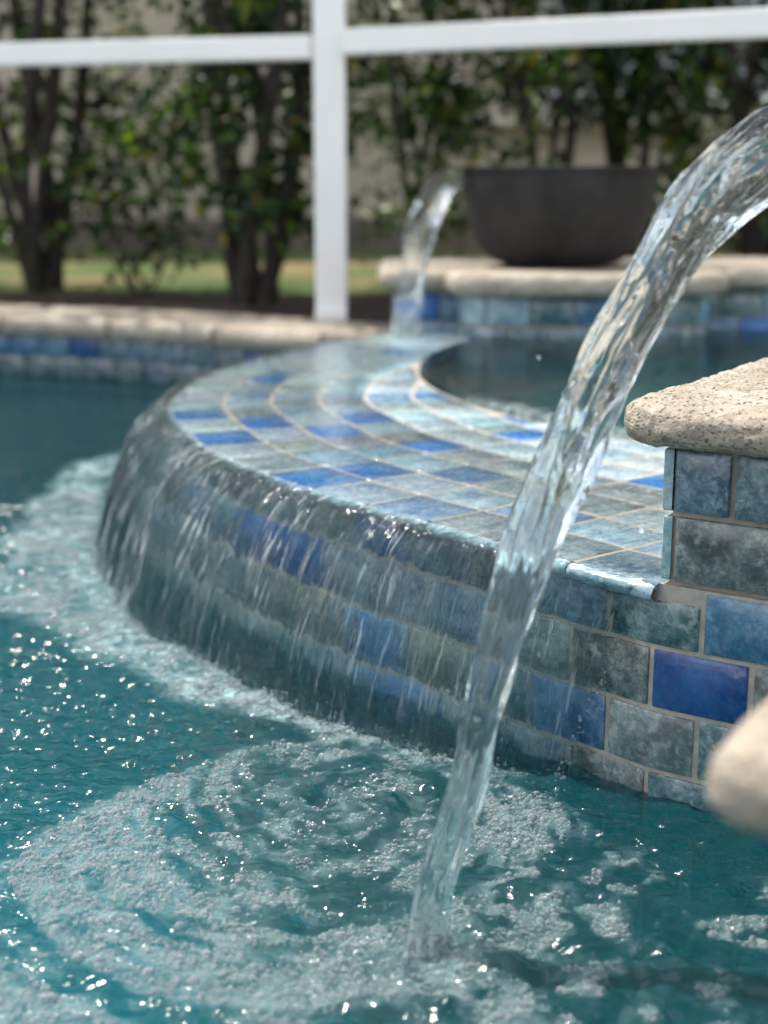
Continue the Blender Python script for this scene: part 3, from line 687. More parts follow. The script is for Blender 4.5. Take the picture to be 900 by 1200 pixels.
# reach of the fall at each u: distance from edge to the foot curve along the outward normal
reach = []
for a_, b_, c_, d_ in zip(ex, ey, etx, ety):
    o_ = np.array([-d_, c_]); w = np.stack([fx_ - a_, fy_ - b_], 1); al = w @ o_; la = np.abs(w @ np.array([c_, d_])); i = np.argmin(la); reach.append(al[i] if la[i] < .02 else .055)
reach = np.clip(np.array(reach), .05, .17); k = np.hanning(61); k /= k.sum()
reach = np.convolve(np.pad(reach, 30, 'edge'), k, 'valid')
endf = sstep(0, .20, uS - uS[0])                      # right end of the sheet hugs the wall
reach = reach * (.35 + .65 * endf)
con = .085 * np.exp(-(uS - .012) / .10)
for v in vt:
    x_, y_ = edge_pt(uS, v); xc, yc = ang_clip(x_, y_)
    z_ = ZT + .0042 + .0010 * fbm(uS * 26, v * 26, 1.0, 3) + .0022 * np.clip(v / .34, 0, 1)
    rows.append(np.stack([xc, yc, z_], -1)); uvr.append(np.stack([uS, np.full(nu, -v)], -1)); fall.append(np.full(nu, 0.0)); stk.append(np.full(nu, 0.0))
for t in tf:
    zf = ZT + .004; z_ = zf - (zf + .012) * t ** 2 - .000
    uu_ = uS + con * t ** 1.2
    x_, y_, tx_, ty_ = EDGE.at(uu_)
    out = .014 + (reach - .014) * t
    rip = (fbm(uS * 80, t * 3 + uS * 3, 4.0, 3) * .0044 + fbm(uS * 22, t * 2.5, 7.0, 2) * .0085) * sstep(0, .35, t)
    out = out + rip
    rows.append(np.stack([x_ - ty_ * out, y_ + tx_ * out, np.broadcast_to(z_, x_.shape)], -1)); uvr.append(np.stack([uS, np.full(nu, .014 + t * .26)], -1)); fall.append(np.full(nu, float(sstep(0, .08, np.array(t))))); stk.append(sstep(.15, 1.1, uS) * .75 + .38 + 0 * t)
V = np.stack(rows, 1).reshape(-1, 3); UV = np.stack(uvr, 1).reshape(-1, 2)
sheet = mk('spillway_water', V, gridfaces(nu, nvT + nvF), MT['sheet'], None, True, {'fall': np.stack(fall, 1).ravel(), 'streak': np.stack(stk, 1).ravel()}, UV)
tag(sheet, 'clear rippled curtain of water spilling over the curved tiled rim into the pool', 'waterfall')

# ------------------------------------------------------------------ foam map on the pool
def inpoly(x, y, poly):
    r = np.zeros(x.shape, bool); n = len(poly); j = n - 1
    for i in range(n):
        xi, yi = poly[i]; xj, yj = poly[j]
        c = ((yi > y) != (yj > y)) & (x < (xj - xi) * (y - yi) / (yj - yi + 1e-12) + xi); r ^= c; j = i
    return r
def polydist(x, y, poly):
    d = np.full(x.shape, 9.0)
    for (ax, ay), (bx_, by_) in zip(poly, poly[1:] + poly[:1]):
        dx, dy = bx_ - ax, by_ - ay; t = np.clip(((x - ax) * dx + (y - ay) * dy) / (dx * dx + dy * dy + 1e-12), 0, 1); d = np.minimum(d, np.hypot(x - ax - t * dx, y - ay - t * dy))
    return d
def soft(x, y, pxpoly, w):
    P = [tuple(unp(a, b, 0)) for a, b in pxpoly]; s_ = np.where(inpoly(x, y, P), 1, -1) * polydist(x, y, P); return sstep(-w, w, s_)
P_MAIN = [(-60, 1060), (60, 975), (130, 935), (200, 905), (300, 878), (400, 862), (430, 850), (480, 868), (560, 905), (640, 935), (690, 975), (660, 1000), (600, 1010), (555, 1040), (560, 1120), (600, 1250), (-60, 1250)]
P_LEFT = [(150, 528), (90, 545), (45, 585), (10, 640), (-20, 700), (40, 730), (130, 775), (200, 812), (300, 835), (380, 860), (470, 880), (560, 905), (520, 880), (400, 845), (330, 818), (250, 785), (190, 752), (130, 705), (108, 655), (118, 600)]
P_RIGHT = [(540, 990), (640, 950), (700, 990), (760, 1000), (830, 1040), (930, 1040), (930, 1240), (560, 1240)]
P_DARK = [(350, 905), (430, 890), (500, 905), (515, 950), (480, 985), (400, 990), (340, 965), (310, 930)]
P_SPARK = [(560, 1000), (640, 1010), (700, 1060), (740, 1130), (720, 1230), (500, 1230), (530, 1100)]
def left_band(x, y):
    wx = x + .03 * fbm(x * 9, y * 9, 1.0, 3); wy = y + .03 * fbm(x * 9 + 40, y * 9, 2.0, 3)
    return soft(wx, wy, P_LEFT, .03) * np.clip(.8 + .9 * fbm(x * 14, y * 14, 5.0, 3), 0, 1)
def foam_density(x, y):
    wx = x + .03 * fbm(x * 9, y * 9, 1.0, 3); wy = y + .03 * fbm(x * 9 + 40, y * 9, 2.0, 3)
    wx2 = x + .010 * fbm(x * 22, y * 22, 11.0, 3); wy2 = y + .010 * fbm(x * 22 + 40, y * 22, 12.0, 3)
    n = fbm(x * 11, y * 11, 3.0, 4, .6); n2 = fbm(x * 30, y * 30, 6.0, 3, .6)
    ec = unp(405, 945, 0); ea = np.arctan2(y - ec[1], x - ec[0]); er = np.hypot(x - ec[0], (y - ec[1]) * .8)
    sw = fbm(np.cos(ea) * 1.6 + 5, np.sin(ea) * 1.6, er * 46 + 1.2 * ea, 3, .6)
    main = soft(wx2, wy2, P_MAIN, .016) * np.clip(.60 + .9 * n + .6 * n2 + 1.9 * sw, 0, 1)
    rim = np.clip(.75 + 1.2 * n2, 0, 1) * np.exp(-(polydist(wx2, wy2, [tuple(unp(a, b, 0)) for a, b in P_MAIN[:8]] + [tuple(unp(a, b, 0)) for a, b in P_MAIN[6:0:-1]]) / .045) ** 2) * soft(wx2, wy2, P_MAIN, .006)
    main = np.maximum(main, .95 * rim)
    left = soft(wx, wy, P_LEFT, .03) * np.clip(.74 + .9 * n + .9 * n2, 0, 1)
    right = soft(wx, wy, P_RIGHT, .03) * sstep(.04, .26, n * .6 + n2 * .9) * .85
    spark = soft(wx, wy, P_SPARK, .04) * sstep(-.18, .12, n2 + .4 * n) * .85
    dark = soft(wx, wy, P_DARK, .02)
    d = np.maximum(np.maximum(main * (1 - .55 * dark * sstep(-.5, .2, .2 - n2)), left), np.maximum(right, spark))
    je = np.hypot(x - JE[0], y - JE[1]); d = np.maximum(d, .9 * np.exp(-(je / .05) ** 2))
    # band all along the foot of the curtain
    fd = np.full(x.shape, 9.0); pts = list(zip(fx_[::8], fy_[::8]))
    for (ax, ay), (bx_, by_) in zip(pts, pts[1:]):
        dx, dy = bx_ - ax, by_ - ay; t = np.clip(((x - ax) * dx + (y - ay) * dy) / (dx * dx + dy * dy + 1e-12), 0, 1); fd = np.minimum(fd, np.hypot(x - ax - t * dx, y - ay - t * dy))
    d = np.maximum(d, sstep(.045, .0, fd) * (.75 + .5 * n2) * sstep(1.40, 1.50, y))
    # keep the strip behind the curtain clear
    return np.clip(d, 0, 1), fd
def wave(x, y):
    je = np.hypot(x - JE[0], y - JE[1])
    z = .0042 * fbm(x * 7, y * 15, .5, 2) + .0034 * fbm(x * 17 + .6 * y * 17, y * 34, 1.5, 3, .55) + .0074 * (.35 - np.abs(fbm(x * 30, y * 48, 2.5, 3, .5))) + .0040 * vnoise(x * 36 + 2 * vnoise(x * 9, y * 9, 3.3), y * 72 + 1.5 * vnoise(x * 12, y * 7, 6.1), 3.5) + .0016 * vnoise(x * 80, y * 120, 4.5)
    z = z + .0065 * np.sin(je * 95 + 2.5 * fbm(x * 8, y * 8, 9.0, 2)) * np.exp(-je / .16) * sstep(.0, .05, je)
    z = z + .0040 * fbm(x * 28, y * 28, 8.0, 3) * np.exp(-(je / .32) ** 2)
    sp = np.array(unp(430, 940, 0)); jd = np.hypot(x - sp[0], y - sp[1]); z = z + .005 * np.sin(jd * 110 + 2 * fbm(x * 9, y * 9, 4.0, 2)) * np.exp(-(jd / .10) ** 2)
    return z - .007 * np.exp(-(je / .03) ** 2) + (.012 + .012 * vnoise(np.arctan2(y - JE[1], x - JE[0]) * 2.2, je * 30, 2.0)) * np.exp(-((je - .045) / .016) ** 2)

# pool water body
def axis(lo, hi, f0, f1, fine, grow=1.12):
    a = list(np.arange(f0, f1, fine)); s_ = fine; p = a[-1]
    while p < hi: s_ *= grow; p += s_; a.append(min(p, hi))
    s_ = fine; p = a[0]; b = []
    while p > lo: s_ *= grow; p -= s_; b.append(max(p, lo))
    return np.array(b[::-1] + a)
gx = axis(-5, 3, -.85, .50, .0032); gy = axis(-1.2, 5.3, .92, 2.75, .0036)
X, Y = np.meshgrid(gx, gy, indexing='ij'); FD, fdist = foam_density(X, Y)
fineness = sstep(4.2, 3.0, Y)
Z = wave(X, Y) * (.35 + .65 * fineness) * (1 - .5 * FD) + .0012 * FD
Vw = np.stack([X, Y, Z], -1).reshape(-1, 3); nx_, ny_ = X.shape; F = gridfaces(nx_, ny_)
# close the body: skirt and floor
ids = np.arange(nx_ * ny_).reshape(nx_, ny_); ring = np.concatenate([ids[:, 0], ids[-1, 1:], ids[-2::-1, -1], ids[0, -2:0:-1]])
low = Vw[ring].copy(); low[:, 2] = -1.36; m_ = len(ring); k = np.arange(m_); nv0 = len(Vw)
SK = np.stack([ring[(k + 1) % m_], ring[k], nv0 + k, nv0 + (k + 1) % m_], 1)
Vall = np.vstack([Vw, low, [[low[:, 0].mean(), low[:, 1].mean(), -1.36]]]); tri = np.stack([nv0 + (k + 1) % m_, nv0 + k, np.full(m_, nv0 + m_), np.full(m_, nv0 + m_)], 1)
me_faces = [tuple(f) for f in np.vstack([F, SK]).tolist()] + [(a, b, c) for a, b, c, _ in tri.tolist()]
foamA = np.concatenate([(FD + 1.6 * left_band(X, Y)).ravel(), np.zeros(m_ + 1)])
pw = mk('pool_water', Vall, me_faces, MT['pool_water'], None, True, {'foam': foamA * .62}); tag(pw, kind='structure')
pool = mk('pool_floor', [(-5.1, -1.3, -1.35), (3.1, -1.3, -1.35), (3.1, 5.4, -1.35), (-5.1, 5.4, -1.35), (-5.1, -1.3, .17), (3.1, -1.3, .17), (3.1, 5.4, .1), (-5.1, 5.4, .1)], [(0, 1, 2, 3), (0, 4, 5, 1), (0, 3, 7, 4), (1, 5, 6, 2)], MT['plaster'], None, False); tag(pool, kind='structure')

# spa water
n = 72; rr_ = np.linspace(.0, IR - .006, 90); aa = np.linspace(0, 2 * math.pi, 240, endpoint=False)
RR, AA = np.meshgrid(rr_, aa, indexing='ij'); sx, sy = IC[0] + RR * np.cos(AA), IC[1] + RR * np.sin(AA)
spf = sstep(IR - .07, IR - .01, RR + .04 * fbm(sx * 25, sy * 25, 1.0, 3)) * sstep(2.75, 2.35, sy) * sstep(1.2, .8, sx)
sz = ZT + .0075 + .003 * fbm(sx * 9, sy * 14, 5.0, 3) * sstep(0, .2, IR - RR) + .004 * spf * (fbm(sx * 40, sy * 40, 6.0, 2) + .3)
Vs = np.stack([sx, sy, sz], -1).reshape(-1, 3); Fs = gridfaces(90, 240).tolist(); Fs += [(i * 240 + 239, i * 240, (i + 1) * 240, (i + 1) * 240 + 239)[::-1] for i in range(89)]
Vb2 = np.stack([IC[0] + (IR - .006) * np.cos(aa), IC[1] + (IR - .006) * np.sin(aa), np.full(240, -.452)], -1); nb0 = len(Vs); base = 89 * 240
Fs = [tuple(f) for f in Fs] + [(base + i, base + (i + 1) % 240, nb0 + (i + 1) % 240, nb0 + i) for i in range(240)] + [tuple(range(nb0, nb0 + 240))]
sw = mk('spa_water', np.vstack([Vs, Vb2]), Fs, MT['spa_water'], None, True, {'foam': np.concatenate([spf.ravel(), np.zeros(240)])})
bm = bmesh.new(); bm.from_mesh(sw.data); bmesh.ops.remove_doubles(bm, verts=bm.verts, dist=1e-6); bmesh.ops.recalc_face_normals(bm, faces=bm.faces); bm.to_mesh(sw.data); bm.free()
tag(sw, kind='structure')

# ------------------------------------------------------------------ foam bubbles (small half-submerged domes)
def icos():
    bm = bmesh.new(); bmesh.ops.create_icosphere(bm, subdivisions=2, radius=1)
    v = np.array([x.co[:] for x in bm.verts]); f = np.array([[x.index for x in p.verts] for p in bm.faces]); bm.free(); return v, f
iv, if_ = icos(); keep = iv[if_].mean(1)[:, 2] > -.3; used = np.unique(if_[keep]); rem = -np.ones(len(iv), int); rem[used] = np.arange(len(used)); iv = iv[used]; if_ = rem[if_[keep]]
def frustum_pts(n):
    px = RNG.uniform(-30, 930, n); py = 1215 - (1215 - 525) * RNG.random(n) ** 1.0
    u = (px - 450) / FOC; v = (600 - py) / FOC; dz = -math.sin(PITCH) + v * math.cos(PITCH); dy = math.cos(PITCH) + v * math.sin(PITCH); t = -CAM_H / dz
    return u * t, dy * t
# loosely packed single layer of bubbles
cell = .0035; gx_, gy_ = np.meshgrid(np.arange(-.78, .50, cell), np.arange(.90, 2.9, cell * .9), indexing='ij')
gx_ = gx_ + (np.arange(gx_.shape[1]) % 2)[None] * cell / 2
bx, by = gx_.ravel() + RNG.uniform(-.3, .3, gx_.size) * cell, gy_.ravel() + RNG.uniform(-.3, .3, gx_.size) * cell
vis = (np.abs(bx) < .29 * by + .04); bx, by = bx[vis], by[vis]
fdn, fdd = foam_density(bx, by); clump = fbm(bx * 48, by * 48, 7.0, 3); fine = fbm(bx * 140, by * 140, 3.0, 2)
prob = np.clip((fdn - .40) * 1.8 + .9 * clump + .5 * fine, 0, .92) * (fdn > .12)
keepb = RNG.random(len(bx)) < prob; bx, by = bx[keepb], by[keepb]; N = len(bx); print('bubbles', N)
br = np.clip(cell * .5 * RNG.lognormal(-.12, .40, N), .0007, .0058)
bz = wave(bx, by) * (.35 + .65 * sstep(4.2, 3.0, by)) * (1 - .5 * fdn[keepb]) + .0012 * fdn[keepb] - br * .12
verts = (iv[None] * br[:, None, None] + np.stack([bx, by, bz], -1)[:, None, :]).reshape(-1, 3)
faces = (if_[None] + (np.arange(N) * len(iv))[:, None, None]).reshape(-1, 3)
fo = mk('foam', verts, faces, MT['bubble'], None, True); tag(fo, 'white bubbly foam floating on the pool around the falling water', 'foam', kind='stuff')

# droplets: string at the right edge of the curtain, spray by the jet foot and the curtain foot
dv = []
def drop(p, r): dv.append((p, r))
p0, p1, p2 = np.array([.240, 1.395, .165]), np.array([.205, 1.365, .11]), np.array([.172, 1.375, .0])
for i in range(70):
    t = random.random() ** .8; p = (1 - t) ** 2 * p0 + 2 * t * (1 - t) * p1 + t * t * p2; drop(p + np.array([random.gauss(0, .0012 + .003 * t), 0, random.gauss(0, .002)]), random.uniform(.0006, .0018))
for i in range(620):
    a_ = random.random() * 2 * math.pi; d_ = abs(random.gauss(0, .028)); drop(np.array([JE[0] + d_ * math.cos(a_), JE[1] + d_ * math.sin(a_), abs(random.gauss(0, .013)) * math.exp(-d_ * 12)]), random.uniform(.0006, .0024))
for i in range(700):
    k_ = random.random() * FT.L * .8; q = FT.at(k_); drop(np.array([q[0] + random.gauss(0, .012), q[1] + random.gauss(0, .012), abs(random.gauss(0, .012))]), random.uniform(.0007, .0022))
for i in range(46):
    t_ = .3 + .7 * random.random(); k_ = int(t_ * (len(jc) - 1)); q = np.array(jc[k_]); drop(q + np.array([random.gauss(0, .022), random.gauss(0, .014), random.gauss(0, .02)]), random.uniform(.0006, .0020))
for i in range(60):
    k_ = .2 + .8 * random.random(); q = FT.at(k_); drop(np.array([q[0] - .05 * random.random(), q[1] - .05 * random.random(), random.random() * .05]), random.uniform(.0006, .0013))
dc = np.array([p for p, _ in dv]); dr = np.array([r for _, r in dv])
fv, ff = icos(); verts = (fv[None] * dr[:, None, None] + dc[:, None, :]).reshape(-1, 3); faces = (ff[None] + (np.arange(len(dr)) * len(fv))[:, None, None]).reshape(-1, 3)
do = mk('water_droplets', verts, faces, MT['jet'], None, True); tag(do, 'loose splash droplets in the air round the falling water', 'droplets', kind='stuff')

# ------------------------------------------------------------------ far pool edge
cf = [(-5.2, 5.15), (-3.4, 5.02), (-2.2, 4.86), (-1.243, 4.62), (-.80, 4.45), (-.52, 4.30), (-.245, 4.12), (-.02, 3.99)]
CF = Path(spline(cf, 16), 6)
pwall = empty('pool_wall', (-1.2, 4.8, 0), 'far pool wall with pale travertine coping over a band of blue tiles', 'wall')
T = Tiles(51)
def far_fn(u, v, h):
    x, y, tx, ty = CF.at(u); ins = h - .03; return np.stack([x + ty * ins, y - tx * ins, v + 0 * u], -1)
for c in range(4):
    k = 0
    while k * .11 < CF.L + .06:
        u0 = k * .11 + (c % 2) * .055; T.add(far_fn, u0 + .003, u0 + .107, -.15 + c * .073 + .003, -.15 + (c + 1) * .073 - .003, pick([(TEAL, 3), (MID, 4), (SLATE, 3), (GREY, 1), (DEEP, 2)] if c == 3 else [((.02, .07, .085), 4), ((.02, .05, .07), 3), ((.012, .05, .12), 2)], r4), .008, .002, 2); k += 1
T.build('tile_band', pwall)
u_ = np.linspace(0, CF.L + .08, 160); cx_, cy_, tx_, ty_ = CF.at(u_)
V = []
for a_, b_, c_, d_ in zip(cx_, cy_, tx_, ty_):
    V += [(a_ - d_ * .034, b_ + c_ * .034, -1.3), (a_ - d_ * .034, b_ + c_ * .034, .155)]
mk('wall_core', V, gridfaces(160, 2), MT['plaster'], pwall, False)
prof = [(.36, .14)] + [(.36 + 0 * t, .14) for t in (0,)] + [(-.0 + .024 - .024 * math.cos(math.radians(t)), .164 + .033 * math.sin(math.radians(t))) for t in range(-90, 91, 20)] + [(.2, .197), (.34, .197), (.36, .19), (.36, .12)]
prof = prof[2:]
k0 = 0; slab = .40
while k0 < CF.L + .06:
    uu_ = np.linspace(k0 + .003, min(k0 + slab - .003, CF.L + .10), 12); V = []
    a_, b_, c_, d_ = CF.at(uu_); jz = random.uniform(-.0015, .0015)
    for i in range(12):
        for ins, z in prof: V.append((a_[i] - d_[i] * (ins - .01), b_[i] + c_[i] * (ins - .01), z + jz + .001 * float(vnoise(a_[i] * 30, b_[i] * 30, z * 30))))
    m = len(prof); f = gridfaces(12, m).tolist() + [list(range(m))[::-1], list(range(11 * m, 12 * m))]
    mk('coping', V, [tuple(x) for x in f], MT['trav'], pwall); k0 += slab

# ------------------------------------------------------------------ ground behind
ii = np.linspace(0, CF.L + .08, 60); a_, b_, c_, d_ = CF.at(ii); e0 = np.stack([a_ - d_ * .34, b_ + c_ * .34], 1)
MY = 5.95
V = [(*p, .17) for p in e0] + [(p[0] - .6, 6.05 + .12 * math.sin(p[0] * 3), .17) for p in e0]
def strip(name, near, farp, z, mat):
    n = len(near); V = [(*p, z) for p in near] + [(*p, z) for p in farp]
    o = mk(name, V, [(i, i + 1, n + i + 1, n + i) for i in range(n - 1)], mat, None, False); return tag(o, kind='structure')
lawn = mk('lawn', [(-200, 5.2, .165), (-5.3, 5.2, .165)] , [], MT['lawn']) if False else None
ext = [(-8., 5.4)] + [tuple(p) for p in e0] + [(.1, 4.32), (1.5, 4.33), (3.2, 4.33)]
ext = sorted(ext, key=lambda p: p[0])
strip('mulch_bed', ext, [(p[0], 5.72 + .06 * math.sin(p[0] * 2.3) + .03 * math.sin(p[0] * 7)) for p in ext], .178, MT['mulch'])
tag(mk('lawn', [(-300, 5.1, .168), (300, 5.1, .168), (300, 300, .168), (-300, 300, .168)], [(0, 1, 2, 3)], MT['lawn'], None, False), kind='structure')
tag(mk('patio', [(-300, -300, .172), (300, -300, .172), (300, -1.3, .172), (-300, -1.3, .172)], [(0, 1, 2, 3)], MT['trav'], None, False), kind='structure')
tag(mk('patio_side', [(3.1, -1.3, .172), (300, -1.3, .172), (300, 5.1, .172), (3.1, 5.1, .172)], [(0, 1, 2, 3)], MT['trav'], None, False), kind='structure')

# ------------------------------------------------------------------ screen enclosure frame
se = empty('screen_enclosure', (-.168, 4.52, .197), 'white aluminium pool enclosure frame with one post and long rails behind the pool', 'enclosure frame')
def beam(name, p, q, w, h, up=(0, 0, 1), mat=None, bev=.006):
    p, q = Vector(p), Vector(q); d = (q - p).normalized(); s_ = d.cross(Vector(up)).normalized(); u2 = s_.cross(d)
    bm = bmesh.new(); vs = []
    for e in (p, q):
        for a_, b_ in ((-1, -1), (1, -1), (1, 1), (-1, 1)): vs.append(bm.verts.new(e + s_ * w / 2 * a_ + u2 * h / 2 * b_))
    bm.faces.new(vs[3::-1]); bm.faces.new(vs[4:])
    for i in range(4): bm.faces.new((vs[i], vs[(i + 1) % 4], vs[4 + (i + 1) % 4], vs[4 + i]))
    bmesh.ops.bevel(bm, geom=bm.edges[:], offset=bev, segments=2, affect='EDGES')
    bmesh.ops.recalc_face_normals(bm, faces=bm.faces)
    V = [v.co[:] for v in bm.verts]; bm.verts.index_update(); F = [[v.index for v in f.verts] for f in bm.faces]; bm.free()
    return mk(name, V, F, mat or MT['white'], se, False)
pc_ = np.array([-.166, 4.52])
beam('post', (*pc_, .195), (*pc_, 2.7), .098, .06, (0, 1, 0))
dl = np.array([-1.13, .32]); dl /= np.linalg.norm(dl); dr_ = np.array([1.2, -.60]); dr_ /= np.linalg.norm(dr_)
zr = 1.018
beam('rail', (*(pc_ + dl * .05), zr), (*(pc_ + dl * 4.5), zr), .05, .072)
beam('rail', (*(pc_ + dr_ * .05), zr + .012), (*(pc_ + dr_ * 3.2), zr + .012), .05, .075)
beam('post', (*(pc_ + dl * 2.6), .195), (*(pc_ + dl * 2.6), 2.7), .06, .098, (0, 1, 0))
beam('post', (*(pc_ + dr_ * 2.6), .18), (*(pc_ + dr_ * 2.6), 2.7), .06, .098, (0, 1, 0))
beam('top_beam', (*(pc_ + dl * 4.5), 2.735), (*(pc_ + dl * .0), 2.735), .06, .07)
beam('top_beam', (*(pc_ + dr_ * .05), 2.735), (*(pc_ + dr_ * 3.2), 2.735), .06, .07)
beam('foot_bracket', (*(pc_ + np.array([0, -.045])), .195), (*(pc_ + np.array([0, -.045])), .225), .10, .03, (0, 1, 0), None, .003)

# ------------------------------------------------------------------ house behind the hedge
hs = empty('house', (0, 9.2, .17), 'beige stucco house wall with a pale ledge and white framed window behind the shrubs', 'house')
def bx3(name, x0, x1, y0, y1, z0, z1, mat, parent): return boxmesh(name, (x0, y0), (1, 0), (0, 1), x1 - x0, y1 - y0, z0, z1, mat, parent)
HX0, HX1 = .95, 3.9; WZ0, WZ1 = 1.10, 2.2
bx3('wall', -12, HX0, 9.2, 14, .16, 2.9, MT['stucco'], hs); bx3('wall', HX1, 12, 9.2, 14, .16, 2.9, MT['stucco'], hs)
bx3('wall', HX0, HX1, 9.2, 14, .16, WZ0, MT['stucco'], hs); bx3('wall', HX0, HX1, 9.2, 14, WZ1, 2.9, MT['stucco'], hs)
bx3('plinth', -12.02, 12.02, 9.14, 9.198, .16, .36, MT['plinth'], hs)
bx3('ledge', .5, 2.0, 9.05, 9.198, .93, 1.03, MT['stucco_band'], hs)
win = bx3('window', HX0, HX1, 9.26, 9.30, WZ0, WZ1, MT['glass'], hs)
for x_ in (HX0, (HX0 + HX1) / 2 - .03, HX1 - .06): bx3('frame', x_, x_ + .06, 9.21, 9.259, WZ0, WZ1, MT['white'], hs)
bx3('frame', HX0 + .061, HX1 - .061, 9.212, 9.258, WZ0, WZ0 + .06, MT['white'], hs); bx3('sill', HX0 - .05, HX1 + .05, 9.1, 9.197, WZ0 - .05, WZ0 - .002, MT['white'], hs)
mk('roof', [(-12.5, 8.7, 2.85), (12.5, 8.7, 2.85), (12.5, 12, 4.0), (-12.5, 12, 4.0), (-12.5, 8.7, 2.97), (12.5, 8.7, 2.97), (12.5, 12, 4.12), (-12.5, 12, 4.12)], [(0, 3, 2, 1), (4, 5, 6, 7), (0, 1, 5, 4), (1, 2, 6, 5), (2, 3, 7, 6), (3, 0, 4, 7)], MT['roof'], hs, False)

# ------------------------------------------------------------------ shrubs: many-stemmed trunks and leafy crowns
def tubes(paths, sides=7):
    V = []; F = []; n0 = 0
    for P, R in paths:
        P = np.array(P); t = np.gradient(P, axis=0); t /= np.linalg.norm(t, axis=1)[:, None]; a = np.cross(t, [.3, .9, .1]); a /= np.linalg.norm(a, axis=1)[:, None]; b = np.cross(t, a)
        th = np.linspace(0, 2 * math.pi, sides, endpoint=False)
        ring = P[:, None] + (a[:, None] * np.cos(th)[None, :, None] + b[:, None] * np.sin(th)[None, :, None]) * np.array(R)[:, None, None]
        V.append(ring.reshape(-1, 3)); k = len(P)
        i, j = np.meshgrid(np.arange(k - 1), np.arange(sides), indexing='ij')
        F.append(n0 + np.stack([i * sides + j, i * sides + (j + 1) % sides, (i + 1) * sides + (j + 1) % sides, (i + 1) * sides + j], -1).reshape(-1, 4)); n0 += k * sides
    return np.vstack(V), np.vstack(F)
def leaves(cs, sizes, rng, palette, weights):
    N = len(cs); yaw = rng.uniform(0, 2 * math.pi, N); pit = rng.normal(-.25, .6, N); rol = rng.normal(0, .6, N)
    base = np.array([(0, 0, 0), (.28, .22, .05), (.24, .62, .04), (0, 1, -.06), (-.24, .62, .04), (-.28, .22, .05), (0, .4, 0)])
    L = base[None] * sizes[:, None, None]
    def rot(v, ang, ax):
        c, s_ = np.cos(ang)[:, None], np.sin(ang)[:, None]; o = v.copy(); i, j = {'x': (1, 2), 'y': (2, 0), 'z': (0, 1)}[ax]
        o[..., i] = v[..., i] * c - v[..., j] * s_; o[..., j] = v[..., i] * s_ + v[..., j] * c; return o
    L = rot(rot(rot(L, rol, 'y'), pit, 'x'), yaw, 'z') + cs[:, None]
    f = np.array([(6, 0, 1), (6, 1, 2), (6, 2, 3), (6, 3, 4), (6, 4, 5), (6, 5, 0)])
    F = (f[None] + (np.arange(N) * 7)[:, None, None]).reshape(-1, 3)
    ci = rng.choice(len(palette), N, p=weights); c = np.array(palette)[ci] * rng.uniform(.7, 1.3, (N, 1)); return L.reshape(-1, 3), F, np.repeat(c, 7, 0)
PAL = [(.014, .036, .014), (.024, .062, .018), (.05, .11, .02), (.14, .21, .025), (.18, .14, .02)]; WT = [.32, .32, .18, .14, .04]  # lime entries, dealt out at random, stand in for sunlit leaves
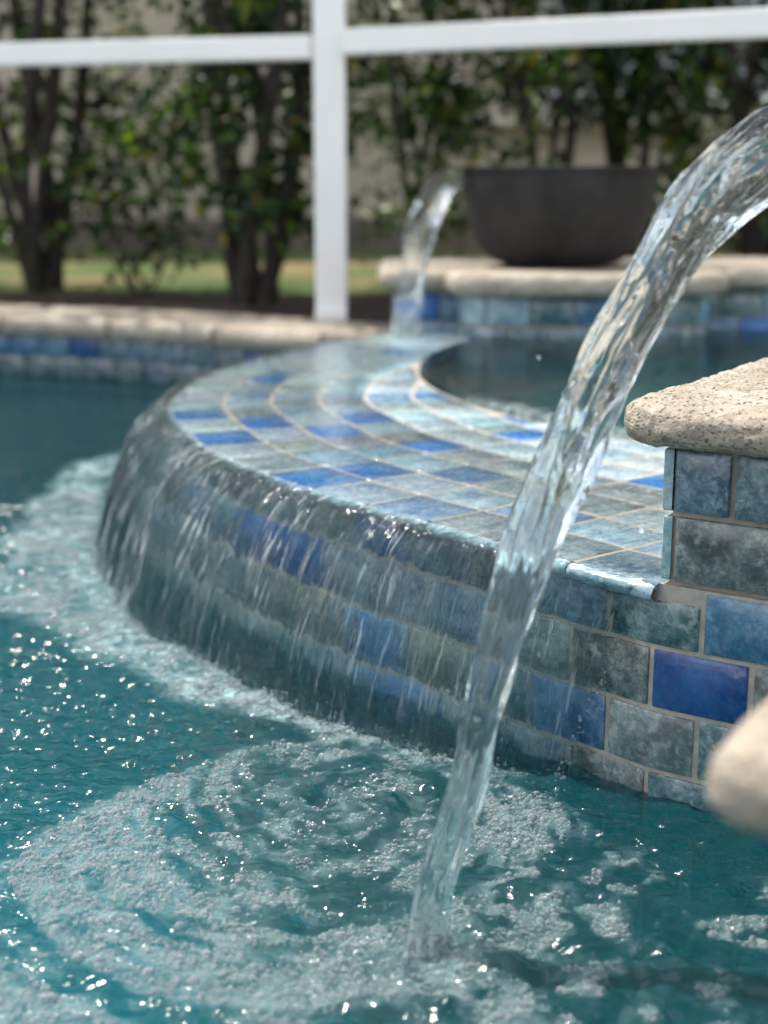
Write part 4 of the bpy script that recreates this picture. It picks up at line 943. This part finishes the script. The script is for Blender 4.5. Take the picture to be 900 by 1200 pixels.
def shrub(x, y, h, spread, nst, ncl, label, seed, stem_r=.026, leaf=.062, low=.55, name='shrub_tree', perc=54):
    rng = np.random.default_rng(seed); r_ = random.Random(seed)
    e = empty(name, (x, y, .17), label, 'shrub' if h < 2 else 'tree', 'shrubs and small trees planted behind the pool'); paths = []; tips = []
    for k in range(nst):
        a_ = 2 * math.pi * (k + r_.random() * .7) / nst; sp = spread * r_.uniform(.35, 1.0); hh = h * r_.uniform(.75, 1.0); P = []
        for t in np.linspace(0, 1, 12):
            rr2 = .035 + sp * t ** 1.35; P.append((x + rr2 * math.cos(a_ + .5 * t) + .05 * math.sin(7 * t + k), y + rr2 * math.sin(a_ + .5 * t) + .04 * math.sin(5 * t + 2 * k), .15 + hh * t))
        R = [stem_r * .66 * r_.uniform(.7, 1.4) * (1.4 - 1.05 * t) for t in np.linspace(0, 1, 12)]; paths.append((P, R))
        for b in range(5):
            i = r_.randint(3, 10); q = np.array(P[i]); d = np.array([r_.gauss(0, 1), r_.gauss(0, 1), r_.uniform(.2, 1.1)]); d /= np.linalg.norm(d); ln = r_.uniform(.25, .6) * spread * 1.3
            BP = [q + d * ln * t + np.array([0, 0, .08 * t * t]) for t in np.linspace(0, 1, 6)]; paths.append((BP, [R[i] * .5 * (1 - .8 * t) + .002 for t in np.linspace(0, 1, 6)])); tips.append(BP[-1]); tips.append(BP[3])
        tips += [np.array(P[-1]), np.array(P[-2])]
    V, F = tubes(paths); mk('trunk', V, F, MT['bark'], e)
    tips = np.array(tips); cl = []
    for k in range(ncl):
        if rng.random() < .5: c = tips[rng.integers(len(tips))] + rng.normal(0, .10, 3)
        else:
            a_ = rng.uniform(0, 2 * math.pi); zz = rng.uniform(low, h * 1.05); f = math.sqrt(rng.random()) * spread * (.55 + .6 * zz / h) * 1.25; c = np.array([x + f * math.cos(a_), y + f * math.sin(a_), .17 + zz])
        cl.append(c)
    cs = []
    for c in cl: 
        m = rng.integers(int(perc * .6), int(perc * 1.4)); cs.append(c + rng.normal(0, 1, (m, 3)) * np.array([.075, .075, .06]))
    cs = np.vstack(cs); cs = cs[(cs[:, 2] > .2) & (cs[:, 1] > 4.66 - np.where(cs[:, 0] < -.166, .28, .5) * (cs[:, 0] + .166))]; L, F, C = leaves(cs, rng.uniform(.6, 1.25, len(cs)) * leaf, rng, PAL, WT)
    mk('crown', L, F, MT['leaf'], e, False, {'lc': C}); return e
shrub(-1.43, 5.95, 2.9, .70, 6, 120, 'many-stemmed shrub tree at the left edge, dark stems rising from one thick base', 1, .034, low=.18)
shrub(-.47, 5.2, 2.8, .62, 7, 120, 'many-stemmed shrub tree just left of the white post, darkest and widest base', 2, .030, low=.18)
shrub(-1.0, 5.75, .62, .22, 4, 13, 'small leafy sapling between the two big shrubs left of the white post', 3, .008, .055, .08, 'sapling', 40)
shrub(.62, 5.7, 2.8, .55, 4, 105, 'slender shrub tree behind the left half of the dark bowl', 4, .022, low=.18)
shrub(1.02, 6.25, 2.9, .55, 4, 90, 'thin-stemmed shrub tree behind the right half of the dark bowl', 5, .026, low=.18)
shrub(1.50, 5.75, 2.8, .62, 5, 140, 'dense dark shrub tree at the right edge behind the water arc', 6, .034, low=.18)
shrub(-2.75, 6.1, 2.9, .7, 6, 60, 'shrub tree beyond the left edge of the photo', 7, .03, low=.18)
shrub(2.7, 6.0, 2.9, .7, 6, 60, 'shrub tree beyond the right edge of the photo', 8, .03, low=.18)
shrub(.12, 6.3, 2.7, .5, 4, 80, 'thin shrub tree right of the white post further back', 9, .02, low=.18)
